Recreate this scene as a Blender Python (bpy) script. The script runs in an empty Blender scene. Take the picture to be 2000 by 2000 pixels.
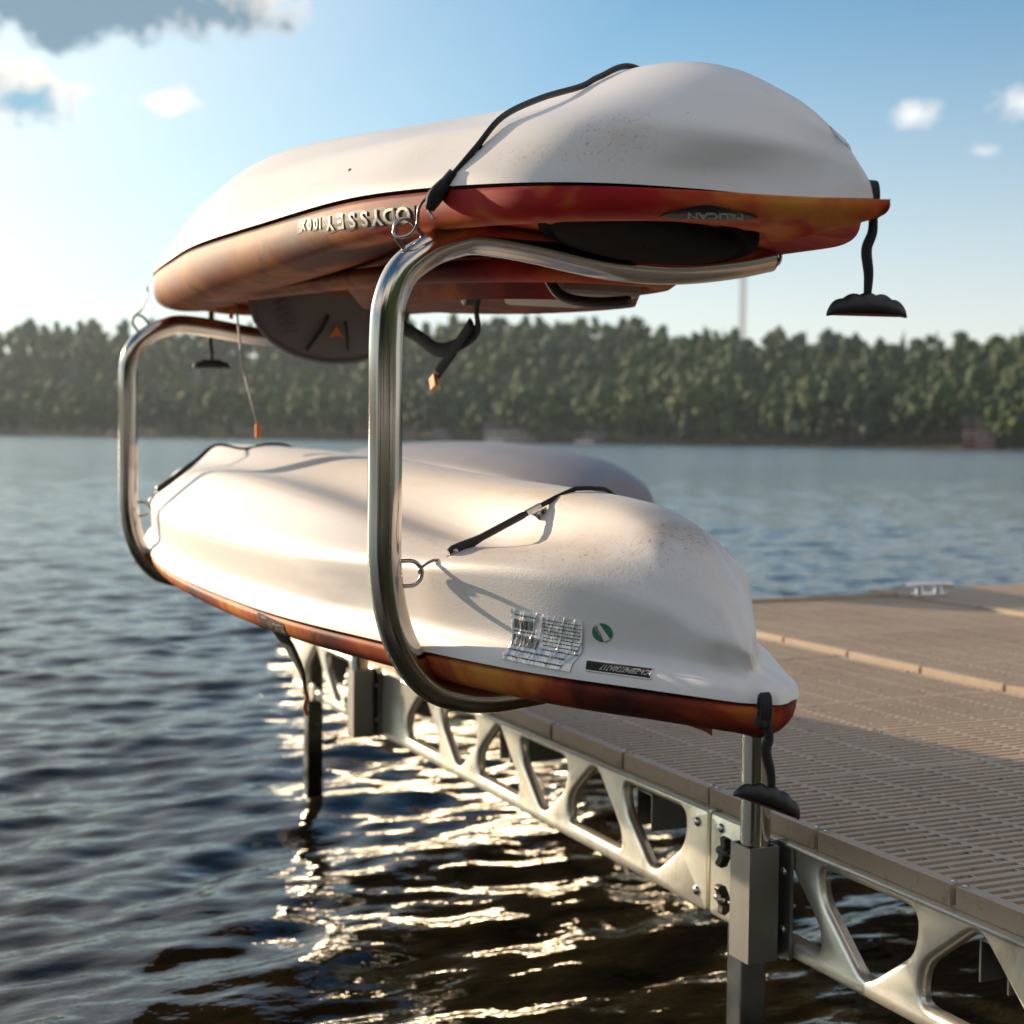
import bpy, bmesh, math, random
import numpy as np
from mathutils import Vector, Matrix, noise
from mathutils.bvhtree import BVHTree
random.seed(7); RNG = np.random.RandomState(7)
SC = bpy.context.scene
COL = SC.collection
PI = math.pi

# ------------------------------------------------------------------ camera
CAM_Z = 1.13
YAW, PIT, ROL = 0.4304, 0.0487, -0.0111
cd = bpy.data.cameras.new('camera'); cam = bpy.data.objects.new('camera', cd); COL.objects.link(cam)
F = Vector((math.sin(YAW)*math.cos(PIT), math.cos(YAW)*math.cos(PIT), -math.sin(PIT)))
R0 = Vector((math.cos(YAW), -math.sin(YAW), 0)); U0 = R0.cross(F)
R2 = R0*math.cos(ROL) - U0*math.sin(ROL); U2 = R0*math.sin(ROL) + U0*math.cos(ROL)
cam.matrix_world = Matrix(((R2.x, U2.x, -F.x, 0), (R2.y, U2.y, -F.y, 0), (R2.z, U2.z, -F.z, CAM_Z), (0, 0, 0, 1)))
cd.sensor_fit = 'HORIZONTAL'; cd.sensor_width = 24.0; cd.lens = 35.42
cd.clip_start = 0.05; cd.clip_end = 6000
cd.dof.use_dof = True; cd.dof.focus_distance = 2.05; cd.dof.aperture_fstop = 3.6
SC.camera = cam

# ------------------------------------------------------------------ world
SUN = Vector((-.41, 1.0, 0.250)).normalized()
SUN_EL = math.asin(SUN.z); SUN_AZ = math.atan2(SUN.x, SUN.y)
w = bpy.data.worlds.new('World'); SC.world = w; w.use_nodes = True
nt = w.node_tree; N = nt.nodes; L = nt.links; N.clear()
def nn(tree, kind, **kw):
    n = tree.nodes.new(kind)
    for k, v in kw.items():
        if k.startswith('i_'): n.inputs[k[2:].replace('_', ' ')].default_value = v
        else: setattr(n, k, v)
    return n
sky = nn(nt, 'ShaderNodeTexSky', sky_type='NISHITA', sun_disc=False, sun_elevation=SUN_EL, sun_rotation=SUN_AZ,
         altitude=100, air_density=1.0, dust_density=1.2, ozone_density=2.0)
geo = nn(nt, 'ShaderNodeNewGeometry')
tc = nn(nt, 'ShaderNodeTexCoord')
def mth(op, a, b=None, c=None, clamp=False, tree=None):
    t = tree or nt
    n = t.nodes.new('ShaderNodeMath'); n.operation = op; n.use_clamp = clamp
    for i, v in enumerate((a, b, c)):
        if v is None: continue
        if isinstance(v, (int, float)): n.inputs[i].default_value = v
        else: t.links.new(v, n.inputs[i])
    return n.outputs[0]
def mixc(fac, a, b, tree=None, blend='MIX'):
    t = tree or nt
    n = t.nodes.new('ShaderNodeMix'); n.data_type = 'RGBA'; n.blend_type = blend
    for s, v in ((n.inputs[0], fac), (n.inputs[6], a), (n.inputs[7], b)):
        if isinstance(v, (int, float)): s.default_value = v
        elif isinstance(v, (tuple, list)): s.default_value = (*v[:3], 1)
        else: t.links.new(v, s)
    return n.outputs[2]
sep = nn(nt, 'ShaderNodeSeparateXYZ'); L.new(tc.outputs['Generated'], sep.inputs[0])
zc = sep.outputs[2]
# pale evening haze low in the sky, all round the horizon, warmer and brighter towards the sun
hz = mth('POWER', mth('SUBTRACT', 1.0, mth('MULTIPLY', mth('ABSOLUTE', zc), 2.5, clamp=True), clamp=True), 2.3)
dsun = nn(nt, 'ShaderNodeVectorMath', operation='DOT_PRODUCT'); L.new(tc.outputs['Generated'], dsun.inputs[0]); dsun.inputs[1].default_value = SUN
sunny = mth('POWER', mth('MAXIMUM', dsun.outputs['Value'], 0.0), 2.0)
hazecol = mixc(sunny, (5.2, 4.75, 4.5), (6.6, 5.9, 5.2))
tint = mixc(1.0, sky.outputs[0], (0.21, 0.54, 0.68), blend='MULTIPLY')
veil = mth('MAXIMUM', hz, mth('MULTIPLY', mth('MULTIPLY', mth('SUBTRACT', dsun.outputs['Value'], .66), 3.4, clamp=True), 0.72), clamp=True)
side_w = mth('MULTIPLY', mth('SUBTRACT', dsun.outputs['Value'], .58), 2.8, clamp=True)
hz2 = mth('MULTIPLY', mth('POWER', mth('SUBTRACT', 1.0, mth('MULTIPLY', mth('ABSOLUTE', zc), 1.5, clamp=True), clamp=True), 1.4), side_w)
veil = mth('MAXIMUM', veil, mth('MULTIPLY', hz2, .9), clamp=True)
skyc = mixc(mth('MULTIPLY', veil, 0.93), tint, hazecol)
# scattered cumulus: noise on the direction, broken into a few banks
CN = []
for _s in (16, 30):
    _n = nn(nt, 'ShaderNodeTexNoise'); _n.inputs['Scale'].default_value = _s; _n.inputs['Detail'].default_value = 4; _n.inputs['Roughness'].default_value = .58
    L.new(tc.outputs['Generated'], _n.inputs['Vector']); CN.append(_n)
def cloud_mask(dirv, rad, sx, sy, seed, scale, thr, soft):
    d = Vector(dirv).normalized()
    rt = Vector((d.y, -d.x, 0)).normalized(); up = rt.cross(d)
    a = nn(nt, 'ShaderNodeVectorMath', operation='DOT_PRODUCT'); L.new(tc.outputs['Generated'], a.inputs[0]); a.inputs[1].default_value = rt
    b = nn(nt, 'ShaderNodeVectorMath', operation='DOT_PRODUCT'); L.new(tc.outputs['Generated'], b.inputs[0]); b.inputs[1].default_value = up
    c = nn(nt, 'ShaderNodeVectorMath', operation='DOT_PRODUCT'); L.new(tc.outputs['Generated'], c.inputs[0]); c.inputs[1].default_value = d
    bz = d.dot(up)
    a2 = mth('MULTIPLY', a.outputs['Value'], 1.0/sx); b2 = mth('MULTIPLY', b.outputs['Value'], 1.0/sy)
    rr = mth('SQRT', mth('ADD', mth('MULTIPLY', a2, a2), mth('MULTIPLY', b2, b2)))
    ns = CN[0] if scale < 20 else CN[1]
    v = mth('SUBTRACT', mth('ADD', mth('SUBTRACT', 1.0, rr), mth('MULTIPLY', mth('SUBTRACT', ns.outputs['Fac'], .5), 2.6)), thr)
    m = mth('MULTIPLY', v, soft, clamp=True)
    m = mth('MULTIPLY', m, mth('GREATER_THAN', c.outputs['Value'], 0.0))
    return m, b2, v, a2
def add_cloud(base, m, col_dark, col_light, b2, v, darkness=1.0):
    shade = mth('MULTIPLY', mth('ADD', v, mth('MULTIPLY', b2, -.35)), darkness, clamp=True)
    c = mixc(shade, col_light, col_dark)
    return mixc(m, base, c)
LT = (5.5, 4.85, 4.3); DK = (.9, 1.5, 2.0); DK2 = (1.2, 2.4, 3.2)
specs = [((.165, .950, .266), .16, .100, .026, 1.3, 15, -.10, 4.0, DK, 1.9),
         ((.098, .970, .208), .05, .046, .022, 4.1, 24, .0, 3.2, DK2, 1.1),
         ((.118, .971, .203), .05, .030, .020, 9.2, 24, .02, 2.6, DK2, 1.3),
         ((.201, .957, .207), .05, .028, .010, 2.2, 30, .10, 2.4, (5, 6.3, 7.5), .6),
         ((.672, .712, .207), .05, .034, .016, 6.3, 24, .22, 1.3, (5, 6, 6.6), .5),
         ((.618, .757, .203), .05, .020, .012, 7.7, 30, .30, 1.1, (5, 6, 6.6), .4),
         ((.655, .735, .180), .05, .020, .008, 8.7, 30, .35, 1.0, (5, 6, 6.6), .4),
         # further banks outside the frame, of the same kind
         ((-.55, .80, .27), .1, .16, .05, 3.3, 14, .0, 2.4, DK, .8), ((-.25, .93, .17), .1, .10, .03, 5.5, 18, .1, 2.2, DK2, .7),
         # added unseen cloud banks beside, behind and above the camera, bright to fill shade
         ((-.9, .1, .34), .1, .40, .16, 3.9, 14, .0, 2.4, DK2, .15), ((-.7, -.65, .38), .1, .55, .24, 5.9, 14, -.1, 2.2, DK2, .1),
         ((.95, -.35, .36), .1, .50, .22, 6.9, 14, -.1, 2.2, DK2, .1), ((.2, -.9, .40), .1, .70, .28, 7.9, 14, -.2, 2.2, DK2, .1),
         ((.15, -.25, .95), .1, .60, .45, 8.9, 14, -.1, 2.0, DK2, .2)]
cur = skyc
for dv, _, sx, sy, seed, sc, thr, soft, dk, dn in specs:
    soft *= .75
    m, b2, v, a2 = cloud_mask(dv, 0, sx, sy, seed, sc, thr, soft)
    cur = add_cloud(cur, m, dk, LT, b2, v, dn)
bg = nn(nt, 'ShaderNodeBackground'); bg.inputs['Strength'].default_value = 0.13
L.new(cur, bg.inputs['Color'])
wo = nn(nt, 'ShaderNodeOutputWorld'); L.new(bg.outputs[0], wo.inputs[0])

# ------------------------------------------------------------------ sun, exposure
sl = bpy.data.lights.new('sun', 'SUN'); sl.energy = 5.0; sl.angle = math.radians(.6); sl.color = (1.0, .76, .52)
so = bpy.data.objects.new('sun', sl); COL.objects.link(so)
so.rotation_euler = SUN.to_track_quat('Z', 'Y').to_euler(); so.location = (-5, 8, 8)
SC.view_settings.view_transform = 'Standard'; SC.view_settings.look = 'None'
SC.view_settings.exposure = 0.80; SC.view_settings.gamma = 1.0; SC.view_settings.use_curve_mapping = False
SC.cycles.max_bounces = 8

# ------------------------------------------------------------------ materials
def newmat(name, col=(.5, .5, .5), rough=.5, metal=0.0, spec=None):
    m = bpy.data.materials.new(name); m.use_nodes = True
    b = m.node_tree.nodes['Principled BSDF']
    b.inputs['Base Color'].default_value = (*col, 1); b.inputs['Roughness'].default_value = rough; b.inputs['Metallic'].default_value = metal
    if spec is not None: b.inputs['Specular IOR Level'].default_value = spec
    return m, m.node_tree, b
def tnoise(t, scale, detail=4, rough=.5, vec=None, dist=0.0, dim='3D'):
    n = nn(t, 'ShaderNodeTexNoise', noise_dimensions=dim); n.inputs['Scale'].default_value = scale
    n.inputs['Detail'].default_value = detail; n.inputs['Roughness'].default_value = rough; n.inputs['Distortion'].default_value = dist
    if vec is not None: t.links.new(vec, n.inputs['Vector'])
    return n.outputs['Fac']
def objco(t, scale=(1, 1, 1)):
    c = nn(t, 'ShaderNodeTexCoord'); mp = nn(t, 'ShaderNodeMapping'); mp.inputs['Scale'].default_value = scale
    t.links.new(c.outputs['Object'], mp.inputs[0]); return mp.outputs[0]
def ramp(t, fac, stops):
    r = nn(t, 'ShaderNodeValToRGB'); e = r.color_ramp.elements
    while len(e) > 1: e.remove(e[-1])
    e[0].position = stops[0][0]; e[0].color = (*stops[0][1], 1)
    for p, c in stops[1:]:
        x = e.new(p); x.color = (*c, 1)
    t.links.new(fac, r.inputs[0]); return r.outputs[0]
def bump(t, b, h, strength, dist=.001, prev=None):
    n = nn(t, 'ShaderNodeBump'); n.inputs['Strength'].default_value = strength; n.inputs['Distance'].default_value = dist
    t.links.new(h, n.inputs['Height'])
    if prev is not None: t.links.new(prev, n.inputs['Normal'])
    t.links.new(n.outputs[0], b.inputs['Normal']); return n.outputs[0]
def blob(t, vec, c, s):
    """soft mask 1 at point c fading to 0 at semi-axes s"""
    mp = nn(t, 'ShaderNodeMapping', vector_type='POINT'); mp.inputs['Location'].default_value = tuple(-a/b for a, b in zip(c, s)); mp.inputs['Scale'].default_value = tuple(1/b for b in s)
    t.links.new(vec, mp.inputs[0])
    ln = nn(t, 'ShaderNodeVectorMath', operation='LENGTH'); t.links.new(mp.outputs[0], ln.inputs[0])
    return mth('SUBTRACT', 1.0, ln.outputs['Value'], clamp=True, tree=t)

def hull_material(name, stains):
    m, t, b = newmat(name, (.74, .725, .71), .42)
    v = objco(t)
    base = mixc(tnoise(t, 3.0, 5, .6, v), (.79, .775, .76), (.72, .70, .685), t)
    # faint scuffs drawn out along the hull
    sc = tnoise(t, 30, 6, .7, objco(t, (1, .12, 1.0)))
    base = mixc(mth('MULTIPLY', mth('SUBTRACT', sc, .60, tree=t), 2.2, clamp=True, tree=t), base, (.52, .46, .40), t)
    grime = tnoise(t, 9, 8, .75, v); speck = tnoise(t, 160, 3, .8, v)
    for (c, s, k) in stains:
        mk = blob(t, v, c, s)
        g = mth('MULTIPLY', mth('MULTIPLY', mk, mth('MULTIPLY', mth('SUBTRACT', grime, .38, tree=t), 5.0, clamp=True, tree=t), tree=t), k, clamp=True, tree=t)
        base = mixc(g, base, (.42, .29, .15), t)
        sp = mth('MULTIPLY', mth('GREATER_THAN', speck, .60, tree=t), mth('MULTIPLY', mk, k*1.3, clamp=True, tree=t), tree=t)
        base = mixc(sp, base, (.10, .06, .03), t)
    fl = mth('GREATER_THAN', tnoise(t, 55, 2, .9, v), .765, tree=t)
    base = mixc(mth('MULTIPLY', fl, .5, tree=t), base, (.16, .11, .07), t)
    t.links.new(base, b.inputs['Base Color'])
    vo = nn(t, 'ShaderNodeTexVoronoi', feature='SMOOTH_F1'); vo.inputs['Scale'].default_value = 430; t.links.new(v, vo.inputs['Vector'])
    p = bump(t, b, vo.outputs['Distance'], .20, .0009)
    bump(t, b, tnoise(t, 7, 2, .5, v), .04, .01, p)
    return m
def deck_plastic(name, seed, redshift=0.0, ends=None):
    m, t, b = newmat(name, (.4, .1, .04), .62, 0, .12)
    v = objco(t, (1.0, .8, 1.0))
    mp = nn(t, 'ShaderNodeMapping'); mp.inputs['Location'].default_value = (seed, seed*2, 0); t.links.new(v, mp.inputs[0]); v = mp.outputs[0]
    n1 = tnoise(t, 3.4, 4, .60, v, .7)
    col = ramp(t, n1, [(.28, (.020, .008, .007)), (.38, (.12, .020, .012)), (.46, (.32, .045, .018)), (.53, (.52, .15, .030)), (.58, (.60, .24, .045)), (.64, (.50, .10, .025)), (.72, (.34, .016, .018))])
    n2 = tnoise(t, 8.5, 5, .65, v, .6)
    col = mixc(mth('MULTIPLY', mth('SUBTRACT', n2, .53, tree=t), 7, clamp=True, tree=t), col, (.035, .014, .012), t)
    if ends:
        col = mixc(1.0, col, (.40, .36, .42), t, 'MULTIPLY')
        sp = nn(t, 'ShaderNodeSeparateXYZ'); t.links.new(objco(t), sp.inputs[0])
        y0, y1 = ends
        k = mth('DIVIDE', mth('SUBTRACT', sp.outputs[1], y0, tree=t), y1-y0, clamp=True, tree=t)
        red = ramp(t, n1, [(.38, (.26, .006, .014)), (.49, (.42, .018, .018)), (.56, (.58, .15, .03)), (.64, (.62, .25, .04))])
        col = mixc(k, red, col, t)
    t.links.new(col, b.inputs['Base Color'])
    bump(t, b, tnoise(t, 500, 2, .6, objco(t)), .12, .0008)
    return m
def metal(name, col, rough, stretch=(1, 1, 1), scl=60, amt=.10, bumpd=.0):
    m, t, b = newmat(name, col, rough, 1.0)
    v = objco(t, stretch)
    n = tnoise(t, scl, 5, .65, v)
    t.links.new(mth('ADD', rough-amt*.5, mth('MULTIPLY', n, amt, tree=t), tree=t), b.inputs['Roughness'])
    n2 = tnoise(t, 6, 4, .6, objco(t))
    t.links.new(mixc(n2, tuple(c*.86 for c in col), tuple(min(1, c*1.08) for c in col), t), b.inputs['Base Color'])
    if bumpd: bump(t, b, n, .25, bumpd)
    return m
M_steel = metal('brushed_stainless', (.56, .52, .47), .13, (1, 1, .04), 300, .08, .0002)
M_wire = metal('steel_wire', (.42, .40, .38), .28)
M_alu = metal('pressed_aluminium', (.98, .92, .80), .34, (1, 1, 1), 9, .14, .004)
M_alu.node_tree.nodes['Principled BSDF'].inputs['Metallic'].default_value = .85
M_alu2 = metal('dull_aluminium', (.29, .30, .29), .50, (1, 1, .2), 50, .12, .0006)
M_leg = metal('galvanised_leg', (.40, .39, .38), .22, (1, 1, 1), 14, .3, .004)
for _m, _k in ((M_alu, .5), (M_leg, .8), (M_alu2, .4)):
    _t = _m.node_tree; _b = _t.nodes['Principled BSDF']; _src = _b.inputs['Base Color'].links[0].from_socket
    _v = objco(_t, (1, 1, .5))
    _s = mth('MULTIPLY', mth('MULTIPLY', mth('SUBTRACT', tnoise(_t, 16, 7, .72, _v), .52, tree=_t), 5.0, clamp=True, tree=_t), _k, tree=_t)
    _c = mixc(_s, _src, (.30, .26, .20), _t)
    if _m is M_leg:
        _sp = nn(_t, 'ShaderNodeSeparateXYZ'); _t.links.new(objco(_t), _sp.inputs[0])
        _w = mth('MULTIPLY', mth('SUBTRACT', mth('ADD', .13, mth('MULTIPLY', tnoise(_t, 40, 4, .6, _v), .08, tree=_t), tree=_t), _sp.outputs[2], tree=_t), 14, clamp=True, tree=_t)
        _c = mixc(mth('MULTIPLY', _w, .85, tree=_t), _c, (.045, .042, .02), _t)
    _t.links.new(_c, _b.inputs['Base Color'])
M_bolt = metal('bolt_steel', (.62, .61, .60), .25)
HSTAIN_LOW = [((1.005, 1.675, .985), (.07, .075, .06), .95), ((.985, 1.735, .985), (.05, .08, .03), .7), ((.93, 1.78, .97), (.14, .30, .05), .35), ((1.0, 1.95, 1.05), (.09, .5, .03), .22), ((.86, 2.2, .97), (.08, .4, .035), .40), ((1.07, 1.63, .93), (.10, .05, .10), .25)]
HSTAIN_UP = [((.85, 1.60, 1.50), (.09, .10, .06), .42), ((.80, 1.72, 1.48), (.08, .12, .03), .30), ((.78, 2.0, 1.52), (.05, .1, .05), .2)]
M_hull_low = hull_material('white_hull_plastic', HSTAIN_LOW)
M_hull_up = hull_material('white_hull_plastic_upper', HSTAIN_UP)
M_hull_far, _t, _b = newmat('hull_plastic_grey_for_shade', (.30, .29, .32), .5)  # shade on the far hull is put into this grey base colour
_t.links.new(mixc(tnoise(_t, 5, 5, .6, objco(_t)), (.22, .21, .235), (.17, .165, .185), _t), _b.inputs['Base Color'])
M_deck_low = deck_plastic('swirled_orange_plastic', 3.7)
M_deck_up = deck_plastic('swirled_orange_red_plastic', 0.4, ends=(1.75, 2.25))
M_rubber, _t, _b = newmat('black_rubber', (.012, .012, .014), .38)
bump(_t, _b, tnoise(_t, 220, 3, .6, objco(_t)), .2, .0005)
M_web, _t, _b = newmat('black_webbing', (.012, .013, .016), .75)
_w = nn(_t, 'ShaderNodeTexWave', wave_type='BANDS', bands_direction='DIAGONAL'); _w.inputs['Scale'].default_value = 180; _t.links.new(objco(_t), _w.inputs['Vector'])
bump(_t, _b, _w.outputs['Fac'], .5, .0006)
M_knob, _t, _b = newmat('black_plastic', (.010, .011, .014), .45)
bump(_t, _b, tnoise(_t, 90, 3, .6, objco(_t)), .15, .0008)
M_hatch, _t, _b = newmat('hatch_black_plastic', (.004, .004, .005), .8, 0, .04)
bump(_t, _b, tnoise(_t, 30, 4, .6, objco(_t, (.2, 1, 1))), .2, .002)
M_grey, _t, _b = newmat('grey_seat_fabric', (.16, .155, .16), .8)
bump(_t, _b, tnoise(_t, 260, 3, .7, objco(_t)), .3, .0008)
M_ltgrey, _t, _b = newmat('light_grey_plastic', (.36, .33, .30), .5)
_t.links.new(mixc(tnoise(_t, 12, 4, .6, objco(_t)), (.40, .37, .34), (.30, .27, .25), _t), _b.inputs['Base Color'])
M_orange, _t, _b = newmat('orange_tag', (.72, .20, .02), .6)
_t.links.new(mixc(tnoise(_t, 160, 2, .6, objco(_t)), (.75, .24, .03), (.55, .14, .02), _t), _b.inputs['Base Color'])
M_letter, _t, _b = newmat('silver_lettering', (.40, .39, .37), .5, 0, .3)
_t.links.new(mixc(mth('MULTIPLY', mth('SUBTRACT', tnoise(_t, 60, 5, .7, objco(_t)), .55, tree=_t), 8, clamp=True, tree=_t), (.40, .385, .37), (.14, .08, .07), _t), _b.inputs['Base Color'])
M_decal, _t, _b = newmat('dark_decal', (.03, .022, .022), .6, 0, .15)
_t.links.new(mixc(mth('MULTIPLY', mth('SUBTRACT', tnoise(_t, 45, 5, .7, objco(_t)), .52, tree=_t), 8, clamp=True, tree=_t), (.035, .026, .026), (.20, .09, .06), _t), _b.inputs['Base Color'])
M_white, _t, _b = newmat('white_print', (.75, .74, .72), .5)
_t.links.new(mixc(tnoise(_t, 50, 3, .6, objco(_t)), (.78, .77, .75), (.66, .64, .62), _t), _b.inputs['Base Color'])
M_ink, _t, _b = newmat('dark_ink', (.04, .04, .045), .6)
_t.links.new(mixc(tnoise(_t, 90, 3, .6, objco(_t)), (.035, .035, .04), (.07, .065, .065), _t), _b.inputs['Base Color'])
M_green, _t, _b = newmat('green_sticker', (.0, .19, .07), .4)
_t.links.new(mixc(tnoise(_t, 40, 3, .6, objco(_t)), (.0, .20, .075), (.01, .15, .06), _t), _b.inputs['Base Color'])
M_foil, _t, _b = newmat('crumpled_label_film', (.74, .72, .70), .24, .35)
_t.links.new(mixc(tnoise(_t, 30, 4, .6, objco(_t)), (.80, .78, .76), (.62, .60, .58), _t), _b.inputs['Base Color'])
M_recess, _t, _b = newmat('weathered_black_plate', (.02, .02, .022), .7, 0, .2)
_t.links.new(mixc(tnoise(_t, 70, 5, .7, objco(_t)), (.010, .010, .011), (.035, .033, .030), _t), _b.inputs['Base Color'])
M_panel, _t, _b = newmat('taupe_deck_plastic', (.30, .25, .205), .55)
_v = objco(_t)
_rnd = nn(_t, 'ShaderNodeObjectInfo')
_c = mixc(tnoise(_t, 5, 5, .6, _v), (.53, .425, .315), (.42, .33, .24), _t)
_c = mixc(_rnd.outputs['Random'], _c, mixc(1.0, _c, (.90, .90, .92), _t, 'MULTIPLY'), _t)
_c = mixc(mth('MULTIPLY', mth('SUBTRACT', tnoise(_t, 26, 6, .75, _v), .55, tree=_t), 5, clamp=True, tree=_t), _c, (.17, .13, .10), _t)
_g = nn(_t, 'ShaderNodeNewGeometry')
_c = mixc(mth('MULTIPLY', mth('SUBTRACT', tnoise(_t, 1.7, 6, .65, _g.outputs['Position']), .47, tree=_t), 3.0, clamp=True, tree=_t), _c, mixc(1.0, _c, (.80, .78, .76), _t, 'MULTIPLY'), _t)
_c = mixc(mth('MULTIPLY', mth('GREATER_THAN', tnoise(_t, 38, 2, .8, _g.outputs['Position']), .745, tree=_t), .8, tree=_t), _c, (.60, .56, .50), _t)
_t.links.new(_c, _b.inputs['Base Color'])
bump(_t, _b, tnoise(_t, 240, 3, .6, _v), .18, .0008)

# ------------------------------------------------------------------ mesh helpers
class MB:
    def __init__(s): s.v = []; s.f = []
    def add(s, vs, fs):
        o = len(s.v); s.v += [tuple(a) for a in vs]; s.f += [tuple(o+i for i in q) for q in fs]
    def box(s, c, d, ax=None):
        X, Y, Z = ax or (Vector((1, 0, 0)), Vector((0, 1, 0)), Vector((0, 0, 1)))
        c = Vector(c); vs = []
        for k in (-1, 1):
            for j in (-1, 1):
                for i in (-1, 1): vs.append(c + X*(i*d[0]/2) + Y*(j*d[1]/2) + Z*(k*d[2]/2))
        s.add(vs, [(0, 2, 3, 1), (4, 5, 7, 6), (0, 1, 5, 4), (2, 6, 7, 3), (0, 4, 6, 2), (1, 3, 7, 5)])
    def tube(s, pts, r, n=12, closed=False, caps=True, flat=None):
        """r number or list; flat=(w,h) turns the section into an oval of half sizes w (side) and h (normal)"""
        P = [Vector(p) for p in pts]; m = len(P)
        rs = list(np.interp(np.linspace(0, 1, m), np.linspace(0, 1, len(r)), r)) if isinstance(r, (list, tuple)) else [r]*m
        T = []
        for i in range(m):
            a = P[(i-1) % m] if closed or i > 0 else P[i]; b = P[(i+1) % m] if closed or i < m-1 else P[i]
            T.append((b-a).normalized())
        ref = Vector((0, 0, 1)) if abs(T[0].z) < .9 else Vector((1, 0, 0))
        nv = (ref - T[0]*ref.dot(T[0])).normalized(); rings = []
        for i in range(m):
            nv = (nv - T[i]*nv.dot(T[i])).normalized(); bv = T[i].cross(nv)
            ring = []
            for k in range(n):
                a = 2*PI*k/n
                if flat: ring.append(P[i] + bv*(math.cos(a)*flat[0]*rs[i]) + nv*(math.sin(a)*flat[1]*rs[i]))
                else: ring.append(P[i] + bv*(math.cos(a)*rs[i]) + nv*(math.sin(a)*rs[i]))
            rings.append(ring)
        vs = [p for g in rings for p in g]; fs = []
        for i in range(m if closed else m-1):
            j = (i+1) % m
            for k in range(n):
                l = (k+1) % n; fs.append((i*n+k, i*n+l, j*n+l, j*n+k))
        if caps and not closed:
            fs.append(tuple(range(n-1, -1, -1))); fs.append(tuple((m-1)*n+k for k in range(n)))
        s.add(vs, fs)
    def lathe(s, c, axis, prof, n=20):
        A = Vector(axis).normalized(); ref = Vector((0, 0, 1)) if abs(A.z) < .9 else Vector((1, 0, 0))
        X = (ref - A*ref.dot(A)).normalized(); Y = A.cross(X); c = Vector(c); vs = []; fs = []
        for (h, r) in prof:
            for k in range(n):
                a = 2*PI*k/n; vs.append(c + A*h + X*(math.cos(a)*r) + Y*(math.sin(a)*r))
        m = len(prof)
        for i in range(m-1):
            for k in range(n):
                l = (k+1) % n; fs.append((i*n+k, i*n+l, (i+1)*n+l, (i+1)*n+k))
        fs.append(tuple(range(n-1, -1, -1))); fs.append(tuple((m-1)*n+k for k in range(n)))
        s.add(vs, fs)
    def prism(s, pts, axis, depth):
        """closed polygon pts (3D), extruded along axis by depth"""
        A = Vector(axis)*depth; n = len(pts); P = [Vector(p) for p in pts]
        s.add(P + [p+A for p in P], [tuple(range(n-1, -1, -1)), tuple(range(n, 2*n))] + [(i, (i+1) % n, n+(i+1) % n, n+i) for i in range(n)])
    def build(s, name, mat, parent=None, smooth=False, bevel=0.0, sub=0):
        me = bpy.data.meshes.new(name); me.from_pydata(s.v, [], s.f); me.update()
        bm = bmesh.new(); bm.from_mesh(me); bmesh.ops.recalc_face_normals(bm, faces=bm.faces[:]); bm.to_mesh(me); bm.free()
        return link(name, me, mat, parent, smooth, bevel, sub)
def link(name, me, mat, parent=None, smooth=False, bevel=0.0, sub=0, sharp=40):
    o = bpy.data.objects.new(name, me); COL.objects.link(o)
    if mat: me.materials.append(mat)
    if parent: o.parent = parent; o.matrix_parent_inverse = Matrix.Translation(-world_loc(parent))
    if smooth:
        me.polygons.foreach_set('use_smooth', [True]*len(me.polygons))
        if smooth == 'sharp': me.set_sharp_from_angle(angle=math.radians(sharp))
    if bevel:
        b = o.modifiers.new('bevel', 'BEVEL'); b.width = bevel; b.segments = 2; b.limit_method = 'ANGLE'; b.angle_limit = math.radians(40)
    if sub:
        q = o.modifiers.new('sub', 'SUBSURF'); q.levels = sub; q.render_levels = sub
    return o
DRAWN = {}          # origin in drawing coordinates of things that are placed at another size
def drawn(o): return Vector(DRAWN.get(o.name, o.location))
def world_loc(o):
    v = drawn(o)
    while o.parent:
        v = v + o.matrix_parent_inverse.translation; o = o.parent; v = v + drawn(o)
    return v
def resize(t, k, origin, loc):
    DRAWN[t.name] = origin; t.scale = (k, k, k); t.location = loc
def thing(name, label, cat, loc, group=None):
    o = bpy.data.objects.new(name, None); COL.objects.link(o); o.location = loc; o.empty_display_size = .1
    o['label'] = label; o['category'] = cat
    if group: o['group'] = group
    return o
def struct(name, me, mat, smooth=False):
    o = link(name, me, mat, None, smooth); o['kind'] = 'structure'; return o
def cat_rom(pts, n, closed=False):
    P = [np.array(p, float) for p in pts]; m = len(P); out = []
    segs = m if closed else m-1
    for i in range(segs):
        p0 = P[(i-1) % m] if closed or i > 0 else 2*P[0]-P[1]
        p1 = P[i]; p2 = P[(i+1) % m]
        p3 = P[(i+2) % m] if closed or i+2 < m else 2*P[-1]-P[-2]
        for k in range(n):
            t = k/n
            out.append(.5*((2*p1)+(-p0+p2)*t+(2*p0-5*p1+4*p2-p3)*t*t+(-p0+3*p1-3*p2+p3)*t**3))
    if not closed: out.append(P[-1])
    return out
def bvh(o):
    me = o.data; return BVHTree.FromPolygons([o.matrix_world @ v.co if False else v.co for v in me.vertices], [tuple(p.vertices) for p in me.polygons])
def text_mesh(body, size, spacing=1.0, shear=0.0, extr=.0005):
    cu = bpy.data.curves.new('txt', 'FONT'); cu.body = body; cu.size = size; cu.extrude = extr; cu.space_character = spacing; cu.shear = shear
    cu.resolution_u = 3; cu.fill_mode = 'BOTH'; cu.offset = size*.022
    o = bpy.data.objects.new('txt', cu); COL.objects.link(o)
    dg = bpy.context.evaluated_depsgraph_get(); dg.update()
    me = bpy.data.meshes.new_from_object(o.evaluated_get(dg)); bpy.data.objects.remove(o)
    return me
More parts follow.
